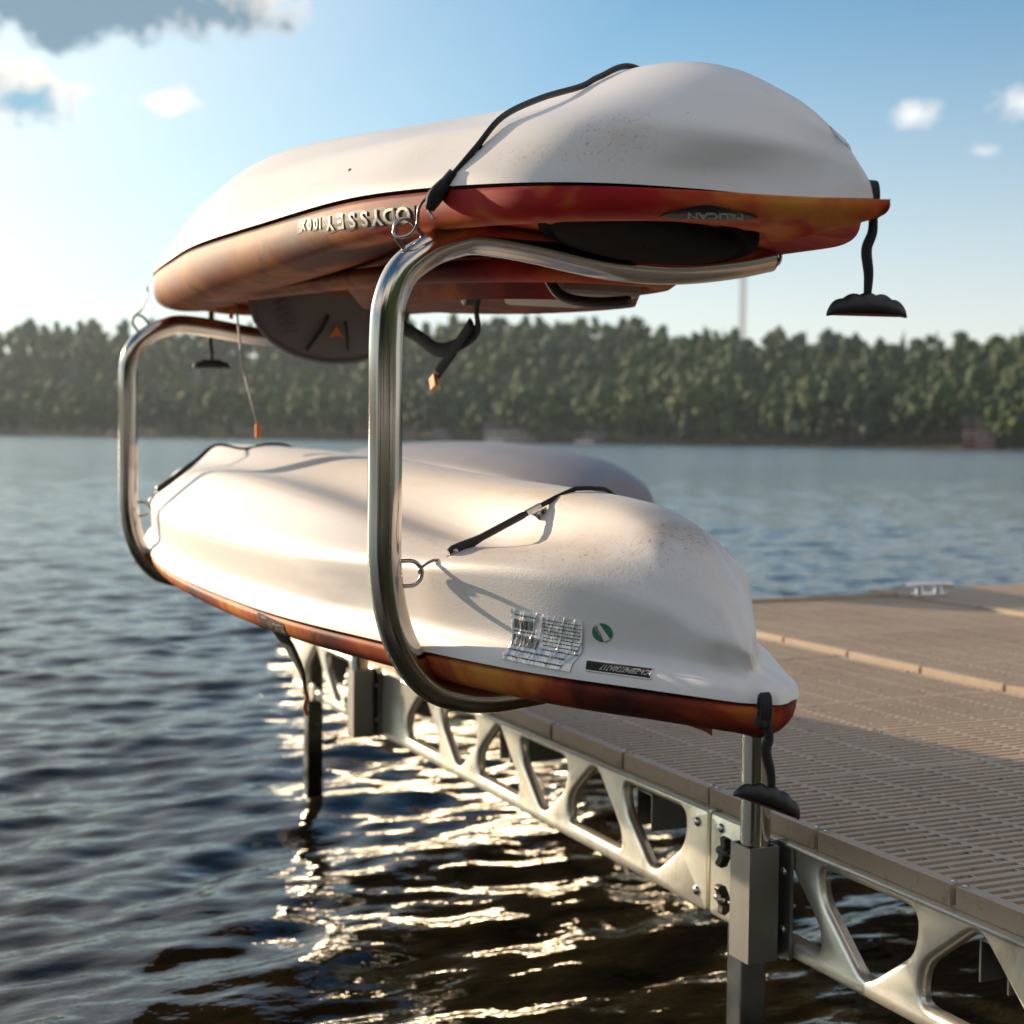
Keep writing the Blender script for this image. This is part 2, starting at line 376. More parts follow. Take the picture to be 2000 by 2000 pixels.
def place_text(name, body, size, org, right, up, mat, parent, tree=None, cast=None, off=.0012, sx=1.0, **kw):
    """flat text mesh set at org, optionally cast along a direction onto a surface (bvh)"""
    me = text_mesh(body, size, **kw); right = Vector(right).normalized(); up = Vector(up).normalized(); nrm = right.cross(up)
    ok = True
    for v in me.vertices:
        p = Vector(org) + right*(v.co.x*sx) + up*v.co.y
        if tree is not None:
            h, hn, _, _ = tree.ray_cast(p - Vector(cast)*.4, Vector(cast))
            if h is not None: p = h - Vector(cast)*(off + v.co.z)
        else: p = p + nrm*(v.co.z+off)
        v.co = p
    return link(name, me, mat, parent)
def conform_patch(mb_name, us, vs_, fn, tree, cast, off, mat, parent, thick=.0006, smooth=False, mask=None):
    """grid patch fn(u,v)->point, cast onto the surface; gives it a small thickness towards the viewer"""
    nu, nv = len(us), len(vs_); V = []
    for u in us:
        for v in vs_:
            p = Vector(fn(u, v)); h, _, _, _ = tree.ray_cast(p - Vector(cast)*.4, Vector(cast))
            if h is None: h = p
            o_ = off(u, v) if callable(off) else off
            V.append(h - Vector(cast)*o_)
    F_ = [(i*nv+j, i*nv+j+1, (i+1)*nv+j+1, (i+1)*nv+j) for i in range(nu-1) for j in range(nv-1) if mask is None or mask(us[i], vs_[j])]
    me = bpy.data.meshes.new(mb_name); me.from_pydata([tuple(p) for p in V], [], F_); me.update()
    o = link(mb_name, me, mat, parent, smooth)
    sd = o.modifiers.new('thick', 'SOLIDIFY'); sd.thickness = thick; sd.offset = 0
    return o

# ------------------------------------------------------------------ kayaks
def spline_line(pts, per):
    return np.array(cat_rom(pts, per))
def loft_mesh(name, lines, xc, per=8, spans=6, passes=3, post=None, bend=None, upass=3):
    """lines: near-side feature lines from the middle of the body outwards; mirrored about x = xc"""
    LN = [spline_line(l, per) for l in lines]; n = len(LN[0]); rows = []
    for k in range(n):
        sec = []
        for a in range(len(LN)-1):
            m = spans if isinstance(spans, int) else spans[a]
            for j in range(m): sec.append(LN[a][k]*(1-j/m)+LN[a+1][k]*(j/m))
        sec.append(LN[-1][k]); rows.append(sec)
    G = np.array(rows)
    for _ in range(passes):
        H = G.copy(); H[:, 1:-1] = .5*G[:, 1:-1]+.25*(G[:, :-2]+G[:, 2:])
        H[:, 0, 2] = .5*G[:, 0, 2]+.5*G[:, 1, 2]
        G = H
    for _ in range(upass):
        H = G.copy(); H[1:-1] = .5*G[1:-1]+.25*(G[:-2]+G[2:]); G = H
    G[:, :, 0] = np.minimum(G[:, :, 0], xc)
    if post is not None: G = post(G)
    G[0, :, 0] = xc; G[-1, :, 0] = xc
    if G[:, 0, 0].max() > xc-.002: G[:, 0, 0] = xc
    if G[:, -1, 0].min() > xc-.002: G[:, -1, 0] = xc
    nu, nv = G.shape[:2]; V = []; Fc = []
    for s in (0, 1):
        off = len(V)
        for i in range(nu):
            for j in range(nv):
                x, y, z = G[i, j]
                if s: x = 2*xc-x
                V.append((x + (bend(x, y, z) if bend else 0), y, z))
        for i in range(nu-1):
            for j in range(nv-1):
                q = (off+i*nv+j, off+i*nv+j+1, off+(i+1)*nv+j+1, off+(i+1)*nv+j)
                Fc.append(q if s == 0 else q[::-1])
    me = bpy.data.meshes.new(name); me.from_pydata(V, [], Fc); me.update()
    bm = bmesh.new(); bm.from_mesh(me); bmesh.ops.remove_doubles(bm, verts=bm.verts[:], dist=.0006); bmesh.ops.recalc_face_normals(bm, faces=bm.faces[:])
    cc = Vector((xc, float(np.mean(G[:, :, 1])), float(np.mean(G[:, :, 2])) + (.08 if G[:, 0, 2].mean() < G[:, -1, 2].mean() else -.08)))
    if sum(f.normal.dot(f.calc_center_median()-cc)*f.calc_area() for f in bm.faces) < 0: bmesh.ops.reverse_faces(bm, faces=bm.faces[:])
    bm.to_mesh(me); bm.free()
    return me
def shift(line, dx, dz, xc, dy=0.0):
    """move a feature line towards the middle (dx), up (dz) and in from both ends (dy)"""
    out = []; y0 = line[0][1]; y1 = line[-1][1]; ym = (y0+y1)/2
    for i, (x, y, z) in enumerate(line):
        e = max(0.0, 1-min(y-y0, y1-y)/.25)
        nx = min(x+dx, xc) if i not in (0, len(line)-1) else xc
        out.append((nx, y + (dy*e if y < ym else -dy*e), z+dz))
    return out

XL = 1.03
LS = [(1.03, 1.462, .822), (.998, 1.470, .823), (.957, 1.515, .825), (.917, 1.60, .825), (.832, 1.80, .825), (.762, 2.11, .825), (.705, 2.5, .825), (.695, 3.0, .825), (.716, 3.5, .825), (.771, 4.0, .825), (.828, 4.4, .825), (.905, 4.74, .825), (1.03, 4.92, .825)]
LA0 = [(1.03, 1.50, .875), (1.003, 1.508, .885), (.970, 1.545, .893), (.928, 1.62, .925), (.860, 1.80, .953), (.787, 2.11, .944), (.729, 2.5, .936), (.717, 3.0, .938), (.742, 3.5, .935), (.795, 4.0, .930), (.85, 4.38, .928), (.915, 4.68, .925), (1.03, 4.86, .92)]
LR0 = [(1.03, 1.545, .93), (1.005, 1.55, .93), (.974, 1.585, .943), (.938, 1.655, .968), (.893, 1.82, .970), (.857, 2.11, .972), (.815, 2.5, 1.012), (.812, 3.0, 1.038), (.835, 3.5, 1.038), (.872, 4.0, 1.026), (.91, 4.38, 1.018), (.960, 4.64, 1.008), (1.03, 4.80, .995)]
LA = [(x - .014*min(1, max(0, (y-1.7)/.3))*(1 if y < 4.5 else .3), y-.02*min(1, max(0, (y-1.7)/.3))*(1 if y < 4.5 else 0), z+.005) for x, y, z in LA0]
LR = [(x - .020*min(1, max(0, (y-1.7)/.3))*(1 if y < 4.5 else .3), y-.03*min(1, max(0, (y-1.7)/.3))*(1 if y < 4.5 else 0), z+.006) for x, y, z in LR0]
LT_ = [(1.03, 1.575, .962), (1.01, 1.58, .962), (.986, 1.61, .976), (.956, 1.68, 1.000), (.935, 1.83, .995), (.922, 2.11, .966), (.908, 2.5, .994), (.905, 3.0, 1.026), (.905, 3.5, 1.046), (.925, 4.0, 1.052), (.955, 4.38, 1.054), (.985, 4.60, 1.052), (1.03, 4.74, 1.040)]
LK2 = [(1.03, 1.605, .988), (1.01, 1.61, .990), (.995, 1.64, 1.002), (.985, 1.71, 1.024), (.985, 1.83, 1.044), (.982, 2.11, 1.054), (.982, 2.5, 1.063), (.982, 3.0, 1.080), (.985, 3.5, 1.094), (.99, 4.0, 1.100), (.998, 4.38, 1.102), (1.012, 4.56, 1.094), (1.03, 4.68, 1.070)]
LK = [(XL, y, z+(.0 if i in (0, 12) else .003)) for i, (x, y, z) in enumerate(LK2)]

def lower_post(G):
    # pressed triangular facet low on the near side
    for i in range(G.shape[0]):
        for j in range(G.shape[1]):
            x, y, z = G[i, j]
            if 2.0 < y < 2.56 and z > .845 and z < .936:
                t = (.936-z)/.085                      # 0 at chine, 1 near the rim
                yl = 2.53-.20*t; yr = 2.53-.48*t
                if yr < y < yl:
                    e = min((y-yr), (yl-y))/.03
                    G[i, j, 0] -= .004*min(1, e)*min(1, t*2)
            if y < 1.60 and x > .955 and z < .945:       # moulded channel in the stern face
                k = math.exp(-((x-1.0)/.014)**2)*max(0, min(1, (.945-z)/.06))
                G[i, j, 1] += .008*k
    return G
def lean(x, y, z=1.0):
    # the boat lies a few degrees skew on the arms: its middle and far side stand further in than its stern
    c = -.032 + .10*min(1, max(0, (y-1.50)/1.5))
    if c < 0: c *= .35 + .65*min(1, max(0, (z-.835)/.05))
    return c*(min(2, max(0, (x-.70)/(XL-.70))) if c > 0 else min(2, max(0, (x-.945)/.085)))
def make_lower():
    k = thing('kayak', 'upside-down white kayak with thin orange rim on the lower arms of the rack', 'kayak', (XL, 3.1, .825), 'kayaks stored upside down')
    L1 = shift(LS, .004, .020, XL, .004); L2 = shift(LS, .018, .030, XL, .045)
    me = loft_mesh('hull', [LK, LK2, LT_, LR, LA, L2, L1, LS], XL, per=10, spans=[2, 5, 6, 6, 6, 2, 2], passes=1, post=lower_post, bend=lean, upass=1)
    hull = link('hull', me, M_hull_low, k, True)
    D1 = shift(LS, .004, -.004, XL, .004); D2 = shift(LS, .002, -.016, XL, .002); D3 = shift(LS, .012, -.036, XL, .012); D4 = shift(LS, .05, -.050, XL, .05); D5 = shift(LS, .16, -.045, XL, .15)
    D6 = [(XL, y, z-.02) for x, y, z in D5]
    me = loft_mesh('deck', [LS, D1, D2, D3, D4, D5, D6], XL, per=10, spans=[1, 1, 3, 3, 3, 3], passes=1, post=None, bend=lean)
    link('deck', me, M_deck_low, k, True)
    return k, hull
KLOW, HULL_L = make_lower()
TL = bvh(HULL_L)

XU = 1.0381
US = [(1.0381, 1.3048, 1.389), (0.981, 1.419, 1.4062), (0.9295, 1.5105, 1.4214), (0.85, 1.6, 1.4338), (0.781, 1.7143, 1.4452), (0.7352, 1.9333, 1.4652), (0.7048, 2.1524, 1.4786), (0.69, 2.5, 1.49), (0.6857, 3.0, 1.5081), (0.72, 3.4, 1.5224), (0.77, 3.8476, 1.5367), (0.85, 4.2, 1.5471), (0.9238, 4.3429, 1.549), (1.0381, 4.419, 1.549)]
UC = [(1.0381, 1.3524, 1.4252), (1.0095, 1.4143, 1.4557), (0.9524, 1.4857, 1.4824), (0.8857, 1.5905, 1.5081), (0.8333, 1.7143, 1.5281), (0.8, 1.9333, 1.551), (0.7848, 2.1524, 1.5729), (0.7752, 2.5, 1.6014), (0.7781, 3.0, 1.6395), (0.8, 3.4, 1.6586), (0.8448, 3.8095, 1.6586), (0.9095, 4.0952, 1.6424), (0.9619, 4.2286, 1.6252), (1.0381, 4.3048, 1.611)]
UM = [(1.0381, 1.3857, 1.4614), (1.0238, 1.4429, 1.4967), (1.0, 1.5238, 1.5376), (0.9619, 1.619, 1.5681), (0.9286, 1.7333, 1.5795), (0.9, 1.9333, 1.5852), (0.8857, 2.1524, 1.6043), (0.8762, 2.5, 1.6538), (0.8762, 3.0, 1.7129), (0.8905, 3.4, 1.7376), (0.919, 3.7143, 1.7348), (0.9524, 3.9524, 1.7157), (0.9952, 4.0952, 1.6919), (1.0381, 4.1524, 1.6729)]
UK = [(1.0381, 1.4286, 1.4948), (1.0381, 1.4714, 1.5214), (1.0381, 1.5333, 1.5557), (1.0381, 1.6381, 1.6033), (1.0381, 1.7695, 1.6386), (1.0381, 1.9333, 1.6557), (1.0381, 2.1524, 1.6595), (1.0381, 2.5, 1.6957), (1.0381, 3.0, 1.7538), (1.0381, 3.4, 1.7729), (1.0381, 3.6952, 1.7681), (1.0381, 3.9048, 1.749), (1.0381, 4.0381, 1.7157), (1.0381, 4.0952, 1.6919)]
def upper_post(G):
    for i in range(G.shape[0]):
        for j in range(G.shape[1]):
            x, y, z = G[i, j]
            if y < 1.46 and z < 1.51:                    # moulded channels either side of the stem
                k = math.exp(-((y-1.40)/.016)**2)*max(0, min(1, (1.50-z)/.03))
                G[i, j, 0] += .004*k
    return G
def make_upper():
    k = thing('kayak', 'upside-down kayak with white hull and swirled red and orange deck on the top arms', 'kayak', (1.1, 3.045, 1.487), 'kayaks stored upside down')
    resize(k, 1.05, (1.0476, 2.9, 1.47), (1.1, 3.045, 1.487))      # drawn as a 3.15 m boat, this one is the 3.3 m size
    UH = [(x, y + (.030, .020, .008)[i] if i < 3 else y, z + (.004 if i == 0 else 0)) for i, (x, y, z) in enumerate(US)]
    L1 = shift(UH, .003, .012, XU, .003); L2 = shift(UH, .006, .018, XU, .006)
    me = loft_mesh('hull', [UK, UM, UC, L2, L1, UH], XU, per=10, spans=[8, 8, 8, 1, 1], passes=2, post=upper_post)
    hull = link('hull', me, M_hull_up, k, True)
    def prof(dx, f, dy, c=None):
        out = []
        for i, (x, y, z) in enumerate(US):
            dep = np.interp(y, [1.31, 1.43, 1.7, 1.92, 2.12, 2.5, 3.2, 4.0, 4.5], [.018, .030, .035, .036, .046, .078, .095, .085, .05])
            out.append((x, y, z - dep*f))
        return shift(out, dx, 0, XU, dy)
    D1 = prof(.004, .06, .004); low = lambda l, k: [(x, y, z - k*float(np.interp(y, [1.45, 1.65, 1.80, 2.15, 2.45], [0, .010, .024, .020, 0]))) for x, y, z in l]
    D2 = low(prof(-.001, .30, 0), .45); D3 = low(prof(.004, .72, .004), .9); D4 = low(prof(.022, .98, .015), 1.0); D5 = prof(.08, 1.12, .07); D6 = prof(.18, 1.25, .15); D7 = [(XU, y, z) for x, y, z in prof(.30, 1.3, .2)]
    raise_ = lambda l, k: [(x, y, z + k*float(np.interp(y, [1.95, 2.3, 4.1, 4.3], [0, .055, .055, 0]))) for x, y, z in l]
    D6 = raise_(D6, .6); D7 = raise_(D7, 1.0)          # the open cockpit is hollow
    me = loft_mesh('deck', [US, D1, D2, D3, D4, D5, D6, D7], XU, per=10, spans=[1, 2, 3, 3, 3, 4, 4], passes=2)
    deck = link('deck', me, M_deck_up, k, True)
    return k, hull, deck
KUP, HULL_U, DECK_U = make_upper()
TU = bvh(HULL_U); TD = bvh(DECK_U)

def grip(parent, top, grip_c, axis, name='grab_handle', size=.095, tilt=0.0, loop=True):
    """finger-shaped toggle on a cord"""
    top = Vector(top); c = Vector(grip_c); ax = Vector(axis).normalized(); up = Vector((0, 0, 1)); up = (up-ax*up.dot(ax)).normalized(); sd = ax.cross(up)
    mb = MB(); n = 40; pr = []
    for i in range(n+1):
        t = -1+2*i/n
        hgt = .0115*math.sqrt(max(0.0, 1-abs(t)**3.2)) + .0065*(1-t*t)
        bmp = .0026*abs(math.sin((t*2.5+.5)*PI))*(1 if abs(t) < .92 else .3)
        pr.append((t, hgt+bmp))
    vs = []; fs = []; m = 14
    for (t, h) in pr:
        base = c + ax*(t*size/2) + up*(-.004*t*t)
        wd = .0095*math.sqrt(max(0.001, 1-abs(t)**4))+.0005
        for q in range(m):
            a = 2*PI*q/m; zz = math.sin(a)
            vs.append(base + sd*(math.cos(a)*wd) + up*(h*zz if zz > 0 else .0035*zz))
    for i in range(n):
        for q in range(m):
            l = (q+1) % m; fs.append((i*m+q, i*m+l, (i+1)*m+l, (i+1)*m+q))
    fs.append(tuple(range(m))[::-1]); fs.append(tuple(n*m+q for q in range(m)))
    mb.add(vs, fs); g = mb.build(name, M_knob, parent, smooth=True)
    rb = MB(); rb.box(c - up*.0048, (size*.86, .013, .0025), (ax, sd, up)); rb.build('grip_pad', M_orange if False else M_padred, g, bevel=.001)
    cm = MB(); a = top; b = c + up*.013; mid = (a+b)/2 + ax*(-.004)
    p = cat_rom([a, a*.7+b*.3+ax*.002, mid, a*.25+b*.75, b], 8)
    cm.tube(p, [.0042+.0020*math.sin(PI*i/(len(p)-1)) for i in range(len(p))], 10)
    if loop:
        for q in (-1, 0, 1):
            cm.tube([a + Vector((q*.0042+.002*math.cos(t), .002+math.cos(t)*.0065, .004+.0155*math.sin(t))) for t in np.linspace(0, 2*PI, 17)[:-1]], .0036, 8, closed=True)
        cm.lathe(a - up*.014, up, [(-.007, .004), (-.004, .0085), (.002, .0080), (.006, .0055)], 12)
    cm.build('cord', M_web, g, smooth=True)
    return g
M_padred, _t, _b = newmat('red_brown_pad', (.16, .03, .022), .5)
_t.links.new(mixc(tnoise(_t, 60, 3, .6, objco(_t)), (.18, .035, .025), (.10, .02, .018), _t), _b.inputs['Base Color'])

grip(KUP, (1.066, 1.372, 1.398), (1.066, 1.378, 1.277), (.97, -.25, .0))
g = grip(KUP, (1.0, 4.20, 1.452), (1.0, 4.20, 1.322), (.9, -.3, 0), size=.105)
grip(KLOW, (1.000, 1.464, .815), (1.006, 1.464, .708), (.88, -.30, -.35), size=.085)

# ---- upper kayak: cockpit parts seen from below
def oval(cx, cy, ax_, ay, n, zf, p=2.6, a0=0, a1=2*PI):
    out = []
    for i in range(n):
        a = a0+(a1-a0)*i/n; c, s = math.cos(a), math.sin(a)
        x = cx+ax_*math.copysign(abs(c)**(2/p), c); y = cy+ay*math.copysign(abs(s)**(2/p), s)
        out.append(Vector((x, y, zf(x, y))))
    return out
# moulded cockpit rail: a broad rounded coaming
def rimz(x, y): return float(np.interp(y, [1.9, 2.3, 2.8, 3.4, 4.0], [1.375, 1.398, 1.420, 1.450, 1.478]))
mb = MB(); mb.tube(oval(1.06, 3.0, .235, 1.05, 72, lambda x, y: rimz(x, y)-.006), .019, 12, closed=True, flat=(1.2, .9)); mb.build('cockpit_rim', M_deck_up, KUP, smooth=True)
# inner well walls and floor hanging through the coaming
def well():
    o = oval(1.085, 2.52, .195, .47, 64, lambda x, y: rimz(x, y)+.02); i2 = oval(1.095, 2.50, .170, .40, 64, lambda x, y: rimz(x, y)-.034-.010*math.cos((y-2.4)*2)); c = oval(1.095, 2.50, .09, .25, 64, lambda x, y: rimz(x, y)-.030)
    mb = MB(); n = 64; vs = o+i2+c; fs = []
    for k in range(n):
        l = (k+1) % n; fs += [(k, l, n+l, n+k), (n+k, n+l, 2*n+l, 2*n+k)]
    fs.append(tuple(2*n+k for k in range(n))); mb.add(vs, fs); return mb.build('cockpit_well', M_deck_up, KUP, smooth=True)
well()
# seat back: a grey half disc hanging across the kayak
def seat_back():
    n = 26; vs = []; fs = []; A = []
    for i in range(n+1):
        a = PI*i/n; x = 1.065-.190*math.cos(a); z = 1.470-.172*max(0.0, math.sin(a))**.75; A.append((x, z))
    rows = 10; V = []
    for r in range(rows+1):
        t = r/rows
        for (x, z) in A:
            xx = 1.065+(x-1.065)*t; zz = 1.468+(z-1.468)*t
            y = 3.30+.03*((xx-1.065)/.185)**2*1.0 - .012*math.cos(t*PI/2) + .05*(1.468-zz)
            V.append(Vector((xx, y, zz)))
    for r in range(rows):
        for i in range(n): fs.append((r*(n+1)+i, r*(n+1)+i+1, (r+1)*(n+1)+i+1, (r+1)*(n+1)+i))
    mb = MB(); mb.add(V, fs); o = mb.build('seat_back', M_grey, KUP, smooth=True)
    s = o.modifiers.new('thick', 'SOLIDIFY'); s.thickness = .028; s.offset = 0
    pm = MB(); pm.tube([Vector((x, 3.30+.03*((x-1.065)/.185)**2+.05*(1.468-z)-.014, z)) for x, z in A], .006, 8); pm.build('piping', M_grey, o, smooth=True)
    for k in range(7):
        z = 1.452-.017*k
        for pp in ([(.915+.004*k, 3.285, z), (.94+.006*k, 3.278, z+.014)], [(1.20-.004*k, 3.285, z), (1.175-.006*k, 3.278, z+.014)]):
            rb = MB(); rb.tube(pp, .0028, 6); rb.build('rib', M_grey, o, smooth=True)
    for pp, r_ in (([(1.045, 3.277, 1.40), (1.03, 3.277, 1.37), (1.012, 3.279, 1.345), (.995, 3.282, 1.322)], .004), ([(1.085, 3.277, 1.39), (1.09, 3.277, 1.36), (1.092, 3.279, 1.325)], .003)):
        rb = MB(); rb.tube(cat_rom(pp, 6), r_, 6); rb.build('seam', M_knob, o, smooth=True)
    lg = MB(); lg.prism([(1.045, 3.272, 1.352), (1.062, 3.272, 1.378), (1.068, 3.272, 1.366), (1.080, 3.272, 1.352), (1.064, 3.272, 1.356)], (0, -1, 0), .004); lg.build('logo', M_orange, o)
    return o
seat_back()
mb = MB()                     # slotted clip plate on the rail
for a in range(3):
    c = Vector((.85+.0*a, 3.36+.125*(a-.6), 1.4385+.0064*a*1.0)); mb.box(c, (.012, .118, .018))
mb.build('rail_plate', M_ltgrey, KUP, bevel=.003)
mb = MB(); mb.tube([(.878, 3.46, 1.448), (.882, 3.45, 1.40), (.889, 3.44, 1.30), (.905, 3.415, 1.21), (.915, 3.40, 1.155)], .0042, 8, flat=(1.3, .5)); pull = mb.build('pull_cord', M_ltgrey, KUP, smooth=True); 
mb = MB(); mb.box((.9165, 3.397, 1.140), (.012, .010, .032)); mb.build('cord_tag', M_orange, pull, bevel=.002)
mb = MB(); mb.box((.870, 3.462, 1.410), (.010, .004, .024)); mb.build('webbing_tag', M_orange, pull, bevel=.003)
# black webbing strap with buckle, hanging in a loop with an orange end
mb = MB()
p = cat_rom([(1.02, 2.86, 1.37), (1.05, 2.77, 1.335), (1.05, 2.70, 1.314), (1.05, 2.62, 1.292), (1.06, 2.55, 1.300), (1.07, 2.49, 1.322), (1.06, 2.47, 1.36), (1.06, 2.45, 1.395)], 8)
mb.tube(p, 1.0, 8, flat=(.004, .0135))
p = cat_rom([(1.06, 2.49, 1.335), (1.055, 2.53, 1.305), (1.05, 2.58, 1.272), (1.045, 2.615, 1.248)], 8)
mb.tube(p, 1.0, 8, flat=(.004, .0125)); st = mb.build('webbing_strap', M_web, KUP, smooth=True)
mb = MB(); mb.box((1.042, 2.625, 1.233), (.008, .026, .024), (Vector((1, 0, 0)), Vector((0, .92, -.38)), Vector((0, .38, .92)))); mb.build('strap_end', M_orange, st, bevel=.001)
mb = MB(); mb.lathe((1.05, 2.46, 1.385), (-1, 0, .2), [(0, .024), (.012, .026), (.018, .018)], 18); mb.build('strap_anchor', M_knob, KUP, smooth='sharp')
mb = MB(); mb.box((1.10, 2.18, 1.363), (.14, .22, .026)); mb.build('foot_pad', M_ltgrey, KUP, bevel=.008)
mb = MB(); mb.tube(cat_rom([(1.0, 2.06, 1.372), (1.02, 2.05, 1.345), (1.06, 2.03, 1.336), (1.12, 2.02, 1.340)], 6), .008, 8); mb.build('rubber_edge', M_rubber, KUP, smooth=True)
# round black hatch on the bow deck
def hatch():
    C = Vector((.985, 1.735, 1.402)); nrm = Vector((-.16, -.02, -1)).normalized(); X = Vector((1, 0, 0)); X = (X-nrm*X.dot(nrm)).normalized(); Y = nrm.cross(X)
    prof = [(-.03, .0), (-.03, 1.0), (.0, 1.04), (.008, 1.02), (.011, .97), (.006, .93), (.006, .88), (.014, .86), (.018, .60), (.020, .30), (.0205, .02)]
    vs = []; fs = []; n = 64
    for h, r in prof:
        for k in range(n):
            a = 2*PI*k/n; vs.append(C + nrm*h + X*(math.cos(a)*r*.135) + Y*(math.sin(a)*r*.155))
    for i in range(len(prof)-1):
        for k in range(n):
            l = (k+1) % n; fs.append((i*n+k, i*n+l, (i+1)*n+l, (i+1)*n+k))
    mb = MB(); mb.add(vs, fs); mb.build('hatch_cover', M_hatch, KUP, smooth=True)
hatch()
# badge with lettering near the bow
def badge():
    A_ = Vector((.905, 1.560, 1.395)); B_ = Vector((.975, 1.462, 1.385)); ax = (B_-A_); ln = ax.length; ax.normalize(); cast = Vector((.45, .15, .88)).normalized()
    sd = cast.cross(ax).normalized()
    b = conform_patch('name_badge', np.linspace(.001, .999, 24), np.linspace(-1, 1, 8), lambda u, v: A_ + ax*(ln*u) + sd*(v*.0125*math.sin(PI*u)**.7), TD, cast, .0018, M_knob, KUP, .0016)
    up = sd if sd.z < 0 else -sd
    place_text('badge_lettering', 'PELICAN', .0165, A_*.12 + B_*.88 - up*.0050, -ax, up, M_letter, b, TD, cast, off=.0032, extr=.0004, sx=1.1, shear=.3)
badge()
# side decal and lettering
CD = Vector((1, .1, 0)).normalized(); PU = Vector((0, 0, 1)); RL = Vector((-.038, .383, .026)).normalized(); P0 = Vector((.7347, 1.9395, 1.4440))
o_ = conform_patch('side_decal', np.linspace(-.010, .405, 40), np.linspace(0, 1, 8), lambda u, v: P0 + RL*u + PU*(.0015*math.sin(u*90) - (.026 if u < .30 else .020)*v + .001), TD, CD, .0007, M_decal, KUP, .0004)
letters = [(c, .0405*k, .0300, 1.62) for k, c in enumerate('ODYSSEY')] + [('1', .290, .024, 1.3), ('0', .307, .024, 1.45), ('0', .335, .024, 1.45), ('X', .363, .022, 1.3)]
for i, (ch, u, sz, sx) in enumerate(letters):
    place_text('raised_letter', ch, sz, P0 + RL*u - PU*.0015, RL, -PU, M_letter, o_, TD, CD, off=.0014, extr=.0012, sx=sx)
# small end decal on the stern
conform_patch('stern_decal', np.linspace(4.02, 4.16, 8), np.linspace(0, 1, 5), lambda u, v: (.70, u, 1.478+.03*v), TD, (1, 0, 0), .001, M_ltgrey, KUP, .0005)
# scupper / drain holes on the hull side
def stud(name, y, z, r, tree, parent, mat=M_knob, x0=.6):
    h, nr, _, _ = tree.ray_cast(Vector((x0-.2, y, z)), Vector((1, 0, 0)))
    mb = MB(); mb.lathe(h + nr*.0, -nr if nr.x > 0 else nr, [(-.004, r*1.1), (.001, r*1.1), (.0016, r*.8), (.0012, .001)], 12); mb.build(name, mat, parent, smooth='sharp')
stud('drain_plug', 2.222, 1.536, .0030, TU, KUP); stud('drain_plug', 1.826, 1.507, .0042, TU, KUP)
# swirl rails on the far bow
# ---- lower kayak: labels and plates
OUT = (1, 0, 0)
def lpt(y, z): return (.75, y, z)
# crumpled paper label
crN = [(random.uniform(0, 1), random.uniform(-.5, .5), random.uniform(.004, .010), random.uniform(.012, .03)) for _ in range(16)]
def crumple(u, v):
    h = 0
    for (c, sl_, a, wd) in crN:
        h += .42*a*math.exp(-abs((u-c-sl_*(v-.5)*.5))/wd)
    h += .0018*noise.noise(Vector((u*14, v*7, 1.3)))
    return .002+max(0, h)*.55*min(1, 6*min(v+.1, 1.1-v))
Lc = [(1.829, .9035), (1.7086, .8983), (1.707, .8337), (1.826, .8372)]   # corners: left-top, right-top, right-bottom, left-bottom (y,z)
def lab(u, v):
    a = np.array(Lc[0])*(1-u)+np.array(Lc[1])*u; b = np.array(Lc[3])*(1-u)+np.array(Lc[2])*u
    p = a*(1-v)+b*v; return (.75, p[0], p[1])
lab_o = conform_patch('paper_label', np.linspace(0, 1, 90), np.linspace(0, 1, 44), lab, TL, OUT, crumple, M_foil, KLOW, .0003, smooth=False)
def on_label(name, u0, u1, v0, v1, mat, nu=3, nv=2):
    conform_patch(name, np.linspace(u0, u1, nu), np.linspace(v0, v1, nv), lab, TL, OUT, lambda u, v: crumple(u, v)+.0008, mat, lab_o, .0002)
def bars_patch(name, u0, u1, v0, v1, n, seed):
    r = random.Random(seed); u = u0; V = []; Fs = []
    while u < u1:
        wv = r.choice([.003, .005, .008]); 
        for (a, b) in ((v0, (v0+v1)/2), ((v0+v1)/2, v1)):
            o = len(V)
            for (uu, vv) in ((u, a), (u+wv, a), (u+wv, b), (u, b)):
                p = Vector(lab(uu, vv)); h, _, _, _ = TL.ray_cast(p-Vector(OUT)*.4, Vector(OUT)); V.append((h or p) - Vector(OUT)*(crumple(uu, vv)+.0007))
            Fs.append((o, o+1, o+2, o+3))
        u += wv+r.choice([.004, .006, .009])
    me = bpy.data.meshes.new(name); me.from_pydata([tuple(p) for p in V], [], Fs); return link(name, me, M_ink, lab_o)
bars_patch('barcode', .06, .34, .20, .38, 30, 3); bars_patch('barcode', .06, .46, .50, .72, 40, 5)
def text_rows(name, u0, u1, vs_, seed, h=.022):
    r = random.Random(seed); V = []; Fs = []
    for v in vs_:
        u = u0
        while u < u1:
            wv = r.uniform(.008, .03); o = len(V)
            for (uu, vv) in ((u, v), (u+wv, v), (u+wv, v+h), (u, v+h)):
                p = Vector(lab(uu, vv)); hh, _, _, _ = TL.ray_cast(p-Vector(OUT)*.4, Vector(OUT)); V.append((hh or p) - Vector(OUT)*(crumple(uu, vv)+.0007))
            Fs.append((o, o+1, o+2, o+3)); u += wv+r.uniform(.008, .014)
    me = bpy.data.meshes.new(name); me.from_pydata([tuple(p) for p in V], [], Fs); return link(name, me, M_ink, lab_o)
text_rows('printed_lines', .50, .97, [.10, .17, .24, .31, .38, .45, .52, .60, .68], 4); text_rows('printed_lines', .06, .9, [.78, .90], 8, .03); text_rows('printed_lines', .06, .4, [.10, .42], 12, .03)
